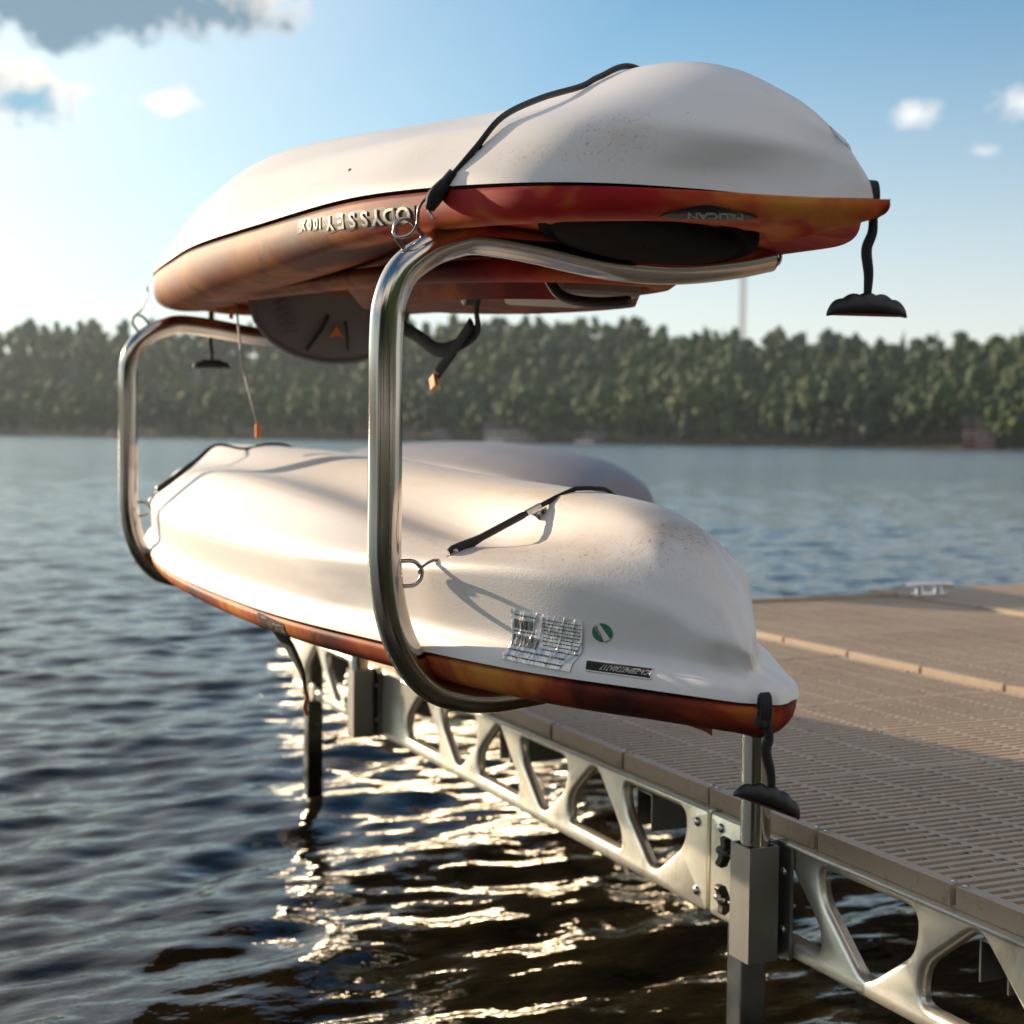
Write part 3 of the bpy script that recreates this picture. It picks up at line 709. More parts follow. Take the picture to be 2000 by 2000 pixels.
# round green sticker with a pale name bar
cY, cZ = 1.682, .8855; rY, rZ = .0140, .0120
gs = conform_patch('round_sticker', np.linspace(0, 1, 9), np.linspace(0, 2*PI, 33), lambda r, a: (.75, cY+rY*r*math.cos(a), cZ+rZ*r*math.sin(a)), TL, OUT, .0010, M_green, KLOW, .0004)
def bar(u, v): return (.75, cY+.0080*u + .0042*v, cZ + .0100*u - .0022*v)
conform_patch('name_bar', np.linspace(-.95, .95, 9), np.linspace(-1, 1, 4), bar, TL, OUT, .0018, M_white, gs, .0003)
place_text('sticker_word', 'PALLAND', .0052, (.75, cY-.0030, cZ-.0092), (0, .48, .87), (0, .87, -.48), M_ink, gs, TL, OUT, off=.0022, extr=.0001, spacing=.9)
# hull number plate sunk in a moulded frame
def hin(u, v): return (.75, 1.693-.0885*u-.008*v, .8495-.0002*u - .0115*v)
pl = conform_patch('number_plate', np.linspace(0, 1, 14), np.linspace(0, 1, 4), hin, TL, OUT, .0012, M_recess, KLOW, .0006)
mb = MB()
loop = [hin(u, 0) for u in np.linspace(-.01, 1.01, 14)]+[hin(1.01, v) for v in (.35, .7)]+[hin(u, 1) for u in np.linspace(1.01, -.01, 14)]+[hin(-.01, v) for v in (.7, .35)]
lp = []
for p in loop:
    h, _, _, _ = TL.ray_cast(Vector(p)-Vector(OUT)*.4, Vector(OUT)); lp.append(h - Vector(OUT)*.0004)
mb.tube(lp, .0013, 8, closed=True); mb.build('plate_frame', M_hull_low, KLOW, smooth=True)
place_text('number_characters', 'CA-ZEP47730A717', .0078, (.75, 1.602, .8475), (0, 1, -.01), (0, -.01, -1), M_letter, pl, TL, OUT, off=.0018, extr=.0003, spacing=1.06)
h, nr, _, _ = TL.ray_cast(Vector((.3, 1.599, .8425)), Vector((1, 0, 0)))
mb = MB(); mb.lathe(h, (-1, 0, 0), [(-.002, .0018), (.0020, .0018), (.0026, .001)], 12); mb.build('rivet', M_bolt, pl, smooth='sharp')
for (y, z) in ((1.58, 1.035-.0), (1.86, 1.030)):
    pass
# side decal of the lower kayak
LOWD = bpy.data.objects[[c.name for c in KLOW.children if c.name.startswith('deck')][0]]
TLD = bvh(LOWD)
dl = conform_patch('side_decal', np.linspace(2.47, 2.60, 12), np.linspace(0, 1, 4), lambda u, v: (.6, u, .789+.024*v+.006*(u-2.47)/.13), TLD, OUT, .0008, M_decal, KLOW, .0004)
place_text('decal_lettering', 'PREMIUM', .007, (.6, 2.55, .8155), (0, 1, 0), (0, 0, -1), M_letter, dl, TLD, OUT, off=.0016, spacing=1.0, extr=.0002)
place_text('decal_lettering', 'PELICAN', .018, (.6, 2.475, .8075), (0, 1, 0), (0, 0, -1), M_letter, dl, TLD, OUT, off=.0016, spacing=1.1, extr=.0003)
# hanging strap under the lower kayak with an orange end
mb = MB(); p = cat_rom([(.785, 2.80, .780), (.795, 2.775, .755), (.807, 2.735, .722), (.816, 2.71, .69), (.82, 2.70, .655)], 8)
mb.tube(p, [1.2-.9*i/(len(p)-1) for i in range(len(p))], 8, flat=(.003, .016)); st = mb.build('webbing_strap', M_web, KLOW, smooth=True)
mb = MB(); mb.tube(cat_rom([(.820, 2.70, .658), (.824, 2.70, .642), (.819, 2.698, .628), (.823, 2.695, .610)], 6), 1.0, 8, flat=(.0015, .004)); mb.build('strap_end', M_orange, st, smooth=True)
# dark seat and hatch mouldings hanging below the lower deck
mb = MB(); mb.lathe((1.09, 2.10, .775), (0, 0, -1), [(-.02, .19), (.0, .19), (.012, .17), (.016, .05)], 32); mb.build('hatch_cover', M_hatch, KLOW, smooth=True)
mb = MB(); mb.box((1.07, 2.75, .765), (.36, .5, .05)); mb.build('seat', M_hatch, KLOW, bevel=.02)

# ---- third kayak, far side, on its own low stand
def third():
    XT = 3.2
    ys = [4.62, 4.68, 4.78, 4.95, 5.2, 5.6, 6.1, 6.6, 7.1, 7.5, 7.75, 7.85]
    B = [0, .10, .18, .26, .33, .38, .39, .38, .34, .25, .13, 0]
    kz = [.93, .955, .985, 1.035, 1.078, 1.110, 1.118, 1.112, 1.09, 1.05, 1.0, .96]
    ys = [y*1.23 for y in ys]; B = [b*1.2 for b in B]; kz = [1.13+(z-1.13)*1.23 for z in kz]
    S = [(XT-b, y, .80) for b, y in zip(B, ys)]
    C = [(XT-b*.86, y+(.06 if i < 2 else (-.06 if i > 9 else 0)), .80+(z-.80)*.62) for i, (b, y, z) in enumerate(zip(B, ys, kz))]
    Mi = [(XT-b*.5, y+(.09 if i < 2 else (-.09 if i > 9 else 0)), .80+(z-.80)*.92) for i, (b, y, z) in enumerate(zip(B, ys, kz))]
    K = [(XT, y+(.10 if i < 2 else (-.10 if i > 9 else 0)), z) for i, (y, z) in enumerate(zip(ys, kz))]
    k = thing('kayak', 'kayak with shade put into its grey hull colour, lying upside down behind the lower kayak, only its domed hull showing', 'kayak', (XT, 7.6, .80), 'kayaks stored upside down')
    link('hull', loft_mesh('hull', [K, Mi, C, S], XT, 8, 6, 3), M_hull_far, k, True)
    D = [(x+(.03 if x < XT else 0), y, .765) for x, y, z in S]; D2 = [(XT, y, .76) for x, y, z in S]
    link('deck', loft_mesh('deck', [S, D, D2], XT, 8, 3, 1), M_deck_low, k, True)
    for y in (6.6, 8.7):
        s = thing('kayak_stand', 'low steel stand under the far kayak, '+('nearer the rack' if y < 7 else 'at its far end'), 'stand', (XT, y, .525), 'stands under the far kayak')
        mb = MB(); mb.tube(cat_rom([(XT-.34, y, .535), (XT-.33, y, .69), (XT-.28, y, .735), (XT, y, .735), (XT+.28, y, .735), (XT+.33, y, .69), (XT+.34, y, .535)], 6), .02, 12); mb.build('frame', M_steel, s, smooth=True)
        mb = MB(); mb.box((XT, y, .530), (.76, .06, .012)); mb.build('foot_bar', M_alu2, s)
third()

# ------------------------------------------------------------------ kayak rack frames
FR = [(1.359, .34), (1.359, .50), (1.359, .62), (1.357, .69), (1.345, .735), (1.318, .775), (1.28, .793), (1.23, .797), (1.15, .786), (1.05, .768), (.96, .757), (.89, .752), (.84, .758), (.80, .774), (.765, .812), (.740, .868), (.727, .945), (.726, 1.05), (.726, 1.18), (.7265, 1.27), (.731, 1.318), (.749, 1.361), (.786, 1.392), (.825, 1.409), (.866, 1.417), (.95, 1.410), (1.06, 1.394), (1.15, 1.390), (1.22, 1.394), (1.30, 1.406), (1.362, 1.420)]
RT = .0242
def ring(mb, c, ax, nrm, a=.024, b=.017, r=.0032, gap=0):
    """D-shaped eye: stands off along ax, lies in the plane of ax and side = ax x nrm"""
    ax = Vector(ax).normalized(); sd = ax.cross(Vector(nrm)).normalized(); c = Vector(c)
    pts = [c - sd*b, c + ax*a*.45 - sd*b]
    for t in np.linspace(-PI/2, PI/2, 11)[1:-1]: pts.append(c + ax*(a*.45+a*.55*math.cos(t)) + sd*(b*math.sin(t)))
    pts += [c + ax*a*.45 + sd*b, c + sd*b]
    mb.tube(cat_rom(pts, 3), r, 10)
def make_frame(Y, label):
    t = thing('rack_frame', label, 'kayak rack', (1.359, Y, .49), 'bent steel tube frames of the kayak rack')
    P = [(x, Y, z) for x, z in FR]
    mb = MB(); mb.tube(cat_rom(P, 6), RT, 40); mb.build('tube', M_steel, t, smooth='sharp')
    mb = MB(); mb.lathe((1.3585, Y, 1.4195), (1, 0, .22), [(-.001, RT*.82), (.0062, RT*1.012), (.0078, RT*.9)], 32); mb.build('end_cap', M_steel, t, smooth='sharp')
    mb = MB(); ring(mb, (.768, Y-.0, 1.402), (-.62, 0, .78), (0, 1, 0), .040, .017); mb.build('strap_eye', M_wire, t, smooth=True)
    mb = MB(); ring(mb, (.747, Y, .936), (1, 0, 0), (0, 1, 0), .036, .018); mb.build('strap_eye', M_wire, t, smooth=True)
    mb = MB(); ring(mb, (1.366, Y, 1.425), (1, 0, .2), (0, 1, 0), .020, .018); mb.build('strap_eye', M_wire, t, smooth=True)
    return t
make_frame(2.012, 'nearer bent stainless steel tube frame of the kayak rack, its post in the front bracket')
make_frame(3.959, 'farther bent stainless steel tube frame of the kayak rack, at the left of the photo')

# ------------------------------------------------------------------ tie-down straps
def hook(mb, pts, r=.0022): mb.tube(cat_rom(pts, 6), r, 8)
# upper front strap: hook, bound rubber end, flat strap over the hull
Y = 1.985
def hull_top(x, y, tree, off=.004):
    h, _, _, _ = tree.ray_cast(Vector((x, y, 2.2)), Vector((0, 0, -1))); return h + Vector((0, 0, off))
s1 = thing('tie_down_strap', 'black strap from the hooked bundle up over the bow of the upper kayak', 'strap', (.77, Y, 1.42), 'rubber tie-down straps')
resize(s1, 1.05, (.75, 1.9, 1.40), (.7875, 1.995, 1.4135))
mb = MB()
near = [Vector((.7445, 1.862, 1.4555)), Vector((.757, 1.842, 1.474)), Vector((.782, 1.826, 1.508)), Vector((.816, 1.820, 1.549))]
over = [hull_top(x, y, TU, .006) for x, y in ((.95, 1.860), (.985, 1.872), (1.04, 1.88), (1.11, 1.885), (1.18, 1.89), (1.24, 1.895))]
side = [Vector((1.33, 1.90, 1.53)), Vector((1.345, 1.915, 1.47))]
path = near + [near[-1]*.5+over[0]*.5+Vector((-.002, 0, .004))] + over + side
mb.tube(cat_rom(path, 8), 1.0, 10, flat=(.0045, .0040)); mb.build('strap', M_rubber, s1, smooth=True)
mb = MB(); mb.tube(cat_rom([(.752, 1.848, 1.467), (.745, 1.853, 1.456), (.738, 1.858, 1.446), (.734, 1.861, 1.436), (.732, 1.863, 1.427)], 6), [.004+.0075*math.sin(PI*(.15+.8*i/24)) for i in range(25)], 12); mb.build('bundled_end', M_web, s1, smooth=True)
mb = MB(); mb.tube([(.758, 1.8425, 1.475), (.7485, 1.850, 1.462)], .0085, 12); mb.build('tape_wrap', M_ltgrey if False else M_knob, s1, smooth='sharp')
mb = MB(); hook(mb, [(.733, 1.862, 1.446), (.731, 1.865, 1.430), (.734, 1.861, 1.420), (.736, 1.858, 1.416)]); mb.build('hook', M_wire, s1, smooth=True); mb = MB(); hook(mb, [(.738, 1.860, 1.448), (.728, 1.869, 1.443), (.721, 1.875, 1.430), (.721, 1.880, 1.412), (.716, 1.890, 1.399), (.706, 1.907, 1.396), (.701, 1.916, 1.402), (.704, 1.919, 1.411)])
mb.build('hook', M_wire, s1, smooth=True); mb = MB(); hook(mb, [(1.34, 1.915, 1.470), (1.335, 1.915, 1.45), (1.325, 1.916, 1.43), (1.318, 1.916, 1.422)])
mb.build('hook', M_wire, s1, smooth=True)
# lower front strap
s2 = thing('tie_down_strap', 'black rubber tarp strap with paper tag, hooked to the near frame across the lower kayak', 'strap', (.80, 2.0, .94), 'rubber tie-down straps')
A = Vector((.818, 1.995, .963)); B = Vector((.985, 1.985, 1.0455)); C_ = Vector((1.008, 1.985, 1.0535))
def strap_poly(A, B, n=24):
    ax = (B-A).normalized(); sd = Vector((0, 1, 0)).cross(ax).normalized(); vs = []; rows = []
    for i in range(n+1):
        t = i/n; wv = .0034+.0068*math.exp(-((t-.02)/.22)**2) if t < .72 else .0034
        if t < .03: wv *= .75
        if .30 < t < .68: wv = max(wv, .0050)
        rows.append((A+(B-A)*t, wv))
    return rows, sd
rows, sd = strap_poly(A, B)
mb = MB(); vs = []; fs = []
for p, wv in rows:
    for (a, b) in ((-1, -.6), (-1, .6), (-.6, 1), (.6, 1), (1, .6), (1, -.6), (.6, -1), (-.6, -1)):
        vs.append(p + sd*(wv*b) + Vector((0, 1, 0))*(.0035*a))
for i in range(len(rows)-1):
    for q in range(8):
        l = (q+1) % 8; fs.append((i*8+q, i*8+l, (i+1)*8+l, (i+1)*8+q))
fs.append(tuple(range(8))); fs.append(tuple((len(rows)-1)*8+q for q in range(8)))
mb.add(vs, fs)
over = [hull_top(x, 1.985, TL, .0045) for x in (1.022, 1.045, 1.07, 1.10, 1.13)]
mb.tube(cat_rom([A*.1+B*.9, B, over[0]*.7+B*.3+Vector((0, 0, .002))] + over + [Vector((1.20, 1.985, .985)), Vector((1.26, 1.99, .92)), Vector((1.295, 2.0, .855))], 6), 1.0, 8, flat=(.0036, .0034))
mb.build('strap', M_rubber, s2, smooth='sharp')
mb = MB(); mb.lathe(A + (B-A)*.045 - Vector((0, .0035, 0)), (0, -1, 0), [(-.001, .0048), (.0015, .0048), (.0022, .003)], 14); mb.build('eyelet', M_wire, s2, smooth='sharp')
mb = MB(); hook(mb, [(.824, 1.992, .966), (.814, 1.995, .958), (.806, 2.0, .955), (.797, 2.003, .9545), (.788, 2.006, .950), (.781, 2.010, .944), (.779, 2.013, .938), (.784, 2.015, .934)]); mb.build('hook', M_wire, s2, smooth=True)
tg0 = A+(B-A)*.76; axs = (B-A).normalized()
mb = MB(); mb.tube([tg0-axs*.010, tg0+axs*.014], 1.0, 10, flat=(.0052, .0052), caps=False)
V = []; Fs = []
for i in range(9):
    for j in range(5):
        u = i/8; v = j/4
        p = tg0 + axs*(-.006+.026*v*(1-u*.4)+.020*u) + Vector((0, -.006-.004*math.sin(u*5+v*2), -.003-.020*u+.004*v*u)) 
        V.append(p)
for i in range(8):
    for j in range(4): Fs.append((i*5+j, i*5+j+1, (i+1)*5+j+1, (i+1)*5+j))
mb.add(V, Fs); tg = mb.build('paper_tag', M_foil, s2)
mb = MB()
for q in range(9):
    a, b = V[(1+q//2)*5+(q % 2)*2], V[(1+q//2)*5+(q % 2)*2+1]
    mb.tube([a + Vector((0, -.0012, 0)), b + Vector((0, -.0012, 0))], .0006, 5)
mb.build('printed_lines', M_ink, tg)
# lower rear strap
s3 = thing('tie_down_strap', 'black rubber strap from the far frame over the left end of the lower kayak', 'strap', (.79, 3.96, .96), 'rubber tie-down straps')
A = Vector((.80, 3.955, .985)); B = Vector((.885, 3.955, 1.055)); 
mb = MB(); P_s = cat_rom([A, (.84, 3.955, 1.014), (.90, 3.955, 1.061), (.955, 3.955, 1.1035), hull_top(1.03, 3.955, TL, .006), hull_top(1.10, 3.955, TL, .006), hull_top(1.17, 3.955, TL, .006), Vector((1.26, 3.955, .99)), Vector((1.36, 3.96, .88))], 5)
mb.tube(P_s, [1.9]*6+[1.7]*5+[1.3]*5+[.8]*30, 8, flat=(.0045, .0045)); mb.build('strap', M_rubber, s3, smooth=True)
mb = MB(); hook(mb, [(.803, 3.955, .987), (.795, 3.957, .975), (.785, 3.958, .966), (.780, 3.96, .956), (.777, 3.96, .945)]); mb.build('hook', M_wire, s3, smooth=True)
# upper rear hook
s4 = thing('tie_down_strap', 'thin wire hook holding the left end of the upper kayak to the far frame', 'strap', (.75, 3.96, 1.44), 'rubber tie-down straps')
resize(s4, 1.05, (.72, 3.77, 1.42), (.756, 3.9585, 1.4345))
mb = MB(); hook(mb, [(.706, 3.772, 1.412), (.712, 3.772, 1.424), (.722, 3.77, 1.432), (.732, 3.768, 1.455), (.738, 3.766, 1.475), (.737, 3.766, 1.495)]); mb.build('hook', M_wire, s4, smooth=True)
# ------------------------------------------------------------------ dock
P_ = .3194; ZD = .5145; TH = .031
def panel_mesh(width):
    """slotted plastic deck panel: bars across, webs between, skirt all round; origin at outer near corner, top at z=0"""
    mb = MB(); Lp = P_-.012; rows = 12; pitch = Lp/(rows+.62); bw = pitch*.47; slot = pitch-bw
    e = .022
    mb.box((e/2, Lp/2, -TH/2), (e, Lp, TH)); mb.box((width-e/2, Lp/2, -TH/2), (e, Lp, TH))
    y = 0; ys = []
    first = pitch*.62
    bars = [(0, first)]
    for r in range(rows):
        y0 = first + slot + r*pitch if r else first+slot
        y0 = first + r*pitch + slot
        y1 = y0 + bw if r < rows-1 else Lp
        bars.append((y0, y1))
    for (a, b) in bars: mb.box((width/2, (a+b)/2, -.0085), (width-2*e, b-a, .017))
    for (a, b) in (bars[0], bars[-1]): mb.box((width/2, (a+b)/2 , -.017-(TH-.017)/2), (width-2*e, (b-a), TH-.017))
    cells = 8; cw = (width-2*e)/cells
    for r in range(rows):
        a = bars[r][1]; b = bars[r+1][0]
        for c in range(cells):
            x0 = e+c*cw
            offs = []
            if c: offs.append((0, .014))
            if r % 2 == 0: offs += [(.26, .0045), (.80 if c % 2 == 0 else .62, .0045)] if c % 2 == 0 else [(.5, .0045)]
            else: offs += [(.52, .0045)] if c % 2 else []
            for (o, wd) in offs: mb.box((x0+o*cw, (a+b)/2, -.0075), (wd, b-a, .0135))
    me = bpy.data.meshes.new('deck_panel'); me.from_pydata(mb.v, [], mb.f); me.update(); me.materials.append(M_panel)
    return me
PM = panel_mesh(1.245)
Y0 = 2.2645
def panels(t, x, ylist, z, me=PM, sx=1.0):
    for y in ylist:
        o = bpy.data.objects.new('deck_panel', me); COL.objects.link(o); o.parent = t; o.matrix_parent_inverse = Matrix.Translation(-world_loc(t)); o.location = (x, y, z); o.scale = (sx, 1, 1)
        o.rotation_euler = (0, random.uniform(-.0015, .0015), 0)
SCR = None
def screws(t, x, ylist, z):
    global SCR
    if SCR is None:
        mb = MB(); mb.lathe((0, 0, 0), (0, 0, 1), [(-.004, .0058), (.0010, .0058), (.0016, .0045), (.0006, .0038), (.0006, .0002)], 12)
        SCR = bpy.data.meshes.new('screw'); SCR.from_pydata(mb.v, [], mb.f); SCR.update(); SCR.materials.append(M_bolt)
    for y in ylist:
        for dx in (.013, .62, 1.232):
            for dy in (.006, P_-.018):
                o = bpy.data.objects.new('screw', SCR); COL.objects.link(o); o.parent = t; o.matrix_parent_inverse = Matrix.Translation(-world_loc(t)); o.location = (x+dx, y+dy, z)
def rounded(poly, r, n=5):
    out = []; m = len(poly)
    for i in range(m):
        a = np.array(poly[i-1], float); b = np.array(poly[i], float); c = np.array(poly[(i+1) % m], float)
        u = (a-b); v = (c-b); lu = np.linalg.norm(u); lv = np.linalg.norm(v); u /= lu; v /= lv; rr = min(r, lu*.42, lv*.42)
        p0 = b+u*rr; p1 = b+v*rr
        for k in range(n+1):
            t = k/n; out.append(tuple((1-t)**2*p0+2*t*(1-t)*b+t*t*p1))
    return out
def offset(poly, d):
    P = [np.array(p) for p in poly]; m = len(P); out = []
    area = sum(P[i][0]*P[(i+1) % m][1]-P[(i+1) % m][0]*P[i][1] for i in range(m)); sg = 1 if area > 0 else -1
    for i in range(m):
        t = P[(i+1) % m]-P[i-1]; l = np.linalg.norm(t); t = t/(l if l > 1e-9 else 1)
        out.append(tuple(P[i] + sg*d*np.array((t[1], -t[0]))))
    return out
ZT, ZB = .483, .302
def truss(t, X, ya, yb, holes, name='truss', mat=None, d=1):
    """pressed plate in the plane x = X between ya and yb, with flanged holes; bulges towards -x*d"""
    mat = mat or M_alu
    bm = bmesh.new()
    outer = rounded([(ya, ZB+.004), (yb, ZB+.004), (yb, ZT-.004), (ya, ZT-.004)], .006, 3)
    def loopv(poly, x): return [bm.verts.new((x, p[0], p[1])) for p in poly]
    ov = loopv(outer, X); edges = [bm.edges.new((ov[i], ov[(i+1) % len(ov)])) for i in range(len(ov))]
    rim = []
    for h in holes:
        o2 = offset(h, .011); hv = loopv(o2, X); edges += [bm.edges.new((hv[i], hv[(i+1) % len(hv)])) for i in range(len(hv))]; rim.append((h, hv))
    bmesh.ops.triangle_fill(bm, use_beauty=True, use_dissolve=False, edges=edges, normal=(1, 0, 0))
    for h, hv in rim:
        prev = hv
        for (d_, x_) in ((.0075, .0010), (.0042, .0032), (.0015, .0068), (.0, .012), (.0, .020)):
            cur_ = loopv(offset(h, d_), X+x_*d)
            for i in range(len(cur_)):
                j = (i+1) % len(cur_); bm.faces.new((prev[i], prev[j], cur_[j], cur_[i]))
            prev = cur_
    prev = ov
    for (s_, x_) in ((.002, .0015), (.0035, .004), (.004, .010), (.004, .028)):   # rolled outer edge
        cy = (ya+yb)/2; cz = (ZB+ZT)/2
        cur_ = [bm.verts.new((X+x_*d, p[0]+math.copysign(s_*.4, p[0]-cy), p[1]+math.copysign(s_, p[1]-cz))) for p in outer]
        for i in range(len(cur_)):
            j = (i+1) % len(cur_); bm.faces.new((prev[i], prev[j], cur_[j], cur_[i]))
        prev = cur_
    bmesh.ops.recalc_face_normals(bm, faces=bm.faces[:])
    me = bpy.data.meshes.new(name); bm.to_mesh(me); bm.free()
    o = link(name, me, mat, t, 'sharp', sharp=50)
    return o
def hole_dn(c): return rounded([(c-.115, .466), (c+.115, .466), (c+.108, .420), (c+.0, .322), (c-.108, .402)], .028, 4)
def hole_up(c): return rounded([(c+.115, .334), (c-.115, .334), (c-.108, .372), (c-.0, .478), (c+.108, .392)], .028, 4)
def bolt(name, p, par, r=.0085, ax=(-1, 0, 0)):
    mb = MB(); mb.lathe(p, ax, [(0, r*1.02), (.0012, r), (.0034, r*.78), (.0048, r*.42), (.0052, .0005)], 16); mb.build(name, M_bolt, par, smooth=True)
def knob(p, rz, par, tilt=0.0):
    p = Vector(p); mb = MB(); ax = Vector((0, 1, 0))
    k = thing_child('wing_knob', par)
    prof = []
    for (u, v) in ((-.022, -.006), (-.026, .004), (-.022, .010), (-.010, .006), (0, .009), (.010, .006), (.022, .010), (.026, .004), (.022, -.006), (.009, -.009), (0, -.011), (-.009, -.009)):
        prof.append((u*math.cos(rz)-v*math.sin(rz), u*math.sin(rz)+v*math.cos(rz)))
    mb.prism([p + Vector((q[0], -.008, q[1])) for q in prof], (0, 1, 0), .016)
    mb.lathe(p + Vector((0, .004, 0)), (0, 1, 0), [(0, .0085), (.012, .007), (.016, .004)], 14)
    mb.lathe(p - Vector((0, .004, 0)), (0, -1, 0), [(0, .0095), (.010, .0075), (.014, .007)], 14)
    o = mb.build('wing_knob', M_knob, par, bevel=.0018)
    mb = MB(); mb.tube([p - Vector((0, .012, 0)), p - Vector((0, .045, 0))], .0045, 10); mb.build('threaded_stem', M_knob, o, smooth='sharp')
    return o
def thing_child(a, b): return None
def bracket(par, Y):
    # square socket
    w = .0276; z0, z1 = .300, .485; th = .0035; xc = 1.359
    mb = MB()
    for (cx, cy, dx, dy) in ((xc-w+th/2, Y, th, 2*w), (xc+w-th/2, Y, th, 2*w), (xc, Y-w+th/2, 2*w-2*th, th), (xc, Y+w-th/2, 2*w-2*th, th)):
        mb.box((cx, cy, (z0+z1)/2), (dx, dy, z1-z0))
    b = mb.build('rack_socket', M_alu2, par)
    mb = MB(); mb.box((1.405, Y+.0, .392), (.034, .005, .19)); mb.box((1.4045, Y-.0115, .392), (.0045, .018, .19)); mb.build('socket_flange', M_alu2, b)
    mb = MB(); mb.box((1.4045, Y-.008, .392), (.006, .062, .182)); fp = mb.build('mounting_plate', M_alu2, b)
    for z in (.44, .346): bolt('bolt', (1.4015, Y-.020, z), fp, .0075)
    knob((1.352, Y+.078, .452), 1.35, b); knob((1.350, Y+.078, .374), 1.75, b)
    return b
def leg(par, x, y, top=.44, s=.052):
    mb = MB(); mb.box((x, y, (top-1.2)/2), (s, s*.92, top+1.2)); o = mb.build('leg', M_leg, par, bevel=.004); return o
DOCKG = 'taupe slotted panel dock sections'
# first section, nearest the camera
d1 = thing('dock_section', 'near section of the slotted dock, running out of the right edge of the photo', 'dock', (2.05, 1.3, .3), DOCKG)
panels(d1, 1.431, [Y0-P_*(k+1)+.010 for k in range(7)], ZD)
screws(d1, 1.431, [Y0-P_*(k+1)+.010 for k in range(5)], ZD)
hs = [hole_up(2.02)]
c = 1.795
for k in range(9): hs.append(hole_dn(c) if k % 2 == 0 else hole_up(c)); c -= .2375
hs = [h for h in hs if max(p[0] for p in h) < 2.15 and min(p[0] for p in h) > .02]
truss(d1, 1.41, .0, 2.222, hs)
for z in (.462, .342): bolt('bolt', (1.4095, 2.190, z), d1)
truss(d1, 2.655, .0, 2.222, [h for h in hs], d=-1)
brk = bracket(d1, 2.012)
mb = MB()
for y in (.35, .95, 1.55): 
    # folded sheet cross-channels
    mb.box((2.03, y, .455), (1.19, .05, .004)); mb.box((2.03, y-.027, .425), (1.19, .004, .06)); mb.box((2.03, y+.027, .425), (1.19, .004, .06))
mb.build('cross_channel', M_alu2, d1)
mb = MB(); mb.prism([(1.56, 1.36, .30), (1.62, 1.36, .43), (2.55, 1.36, .43), (2.55, 1.36, .30)], (0, 1, 0), .004); mb.prism([(1.62, 1.30, .4345), (1.62, 1.36, .4305), (2.55, 1.36, .4305), (2.55, 1.30, .4345)], (0, 0, 1), .003); mb.build('gusset_plate', M_alu2, d1)
leg(d1, 1.452, 2.168)
# second section, under the rack
d2 = thing('dock_section', 'dock section under the kayaks, its holed aluminium truss ending at the left post', 'dock', (2.05, 3.5, .3), DOCKG)
panels(d2, 1.431, [Y0+.004+P_*k for k in range(8)] , ZD)
screws(d2, 1.431, [Y0+.004+P_*k for k in range(5)], ZD)
c = 2.425; hs = []
for k in range(9):
    hs.append(hole_dn(c) if k % 2 == 0 else hole_up(c)); c += .2375
hs2 = [h for h in hs if max(p[0] for p in h) < 3.95] + [hole_dn(4.32), hole_up(4.54)]
truss(d2, 1.41, 2.236, 4.78, hs2)
for z in (.455, .332): bolt('bolt', (1.4095, 2.268, z), d2)
truss(d2, 2.655, 2.236, 4.78, [h for h in hs if max(p[0] for p in h) < 4.7], d=-1)
bracket(d2, 3.959)
mb = MB()
for y in (2.5, 3.15, 3.8, 4.45, 4.78):
    mb.box((2.03, y, .455), (1.19, .05, .004)); mb.box((2.03, y-.027, .42), (1.19, .004, .07)); mb.box((2.03, y+.027, .42), (1.19, .004, .07))
mb.build('cross_channel', M_alu2, d2)
leg(d2, 1.452, 4.69, .5)
mb = MB(); mb.box((1.395, 4.64, .328), (.02, .11, .03)); mb.lathe((1.40, 4.52, .33), (-1, 0, 0), [(0, .03), (.01, .028)], 14); mb.build('leg_clamp', M_alu, d2, bevel=.003)
knob((1.50, 4.655, .145), .4, d2)
# second lane
d3 = thing('dock_section', 'middle lane of the slotted dock beyond the pale seam', 'dock', (3.3, 2.4, .3), DOCKG)
panels(d3, 2.702, [2.9092-P_*7+P_*k+.006 for k in range(13)], ZD+.011, sx=.915)
for X in (2.735, 3.82): truss(d3, X, .7, 4.72, [])
leg(d3, 3.0, 4.60, .48); leg(d3, 3.0, 1.0, .48)
d4 = thing('dock_section', 'farthest lane of the slotted dock at the right edge, behind a second pale seam', 'dock', (4.45, 2.4, .3), DOCKG)
panels(d4, 3.852, [2.9092-P_*7+P_*k+.11 for k in range(13)], ZD+.022)
for X in (3.885, 5.05): truss(d4, X, .8, 4.80, [])
leg(d4, 5.0, 4.7, .48); leg(d4, 5.0, 1.0, .48)
# hidden finger that carries the third kayak
d5 = thing('dock_section', 'narrow dock finger behind the rack that carries the far kayak', 'dock', (3.2, 7.5, .3), DOCKG)
panels(d5, 2.77, [5.5+P_*k for k in range(13)], ZD+.004, sx=.69)
for X in (2.79, 3.61): truss(d5, X, 5.5, 9.64, [])
leg(d5, 2.85, 9.5, .48); leg(d5, 3.5, 9.5, .48); leg(d5, 2.85, 5.6, .48); leg(d5, 3.5, 5.6, .48)
# end fascia and cleat
mb = MB(); mb.box((3.94, 4.765, .500), (2.35, .020, .075)); mb.build('end_fascia', M_panel, d3)
cl = MB(); cx, cyy, cz = 3.93, 4.66, ZD+.022
cl.box((cx, cyy, cz+.004), (.16, .045, .008)); cl.lathe((cx-.045, cyy, cz+.006), (0, 0, 1), [(0, .017), (.03, .013)], 14); cl.lathe((cx+.045, cyy, cz+.006), (0, 0, 1), [(0, .017), (.03, .013)], 14)
cl.tube(cat_rom([(cx-.115, cyy, cz+.040), (cx-.06, cyy, cz+.045), (cx, cyy, cz+.045), (cx+.06, cyy, cz+.045), (cx+.115, cyy, cz+.040)], 5), .013, 12); M_chrome = metal('polished_cleat', (.85, .85, .85), .12); cl.build('mooring_cleat', M_chrome, d4, smooth='sharp')

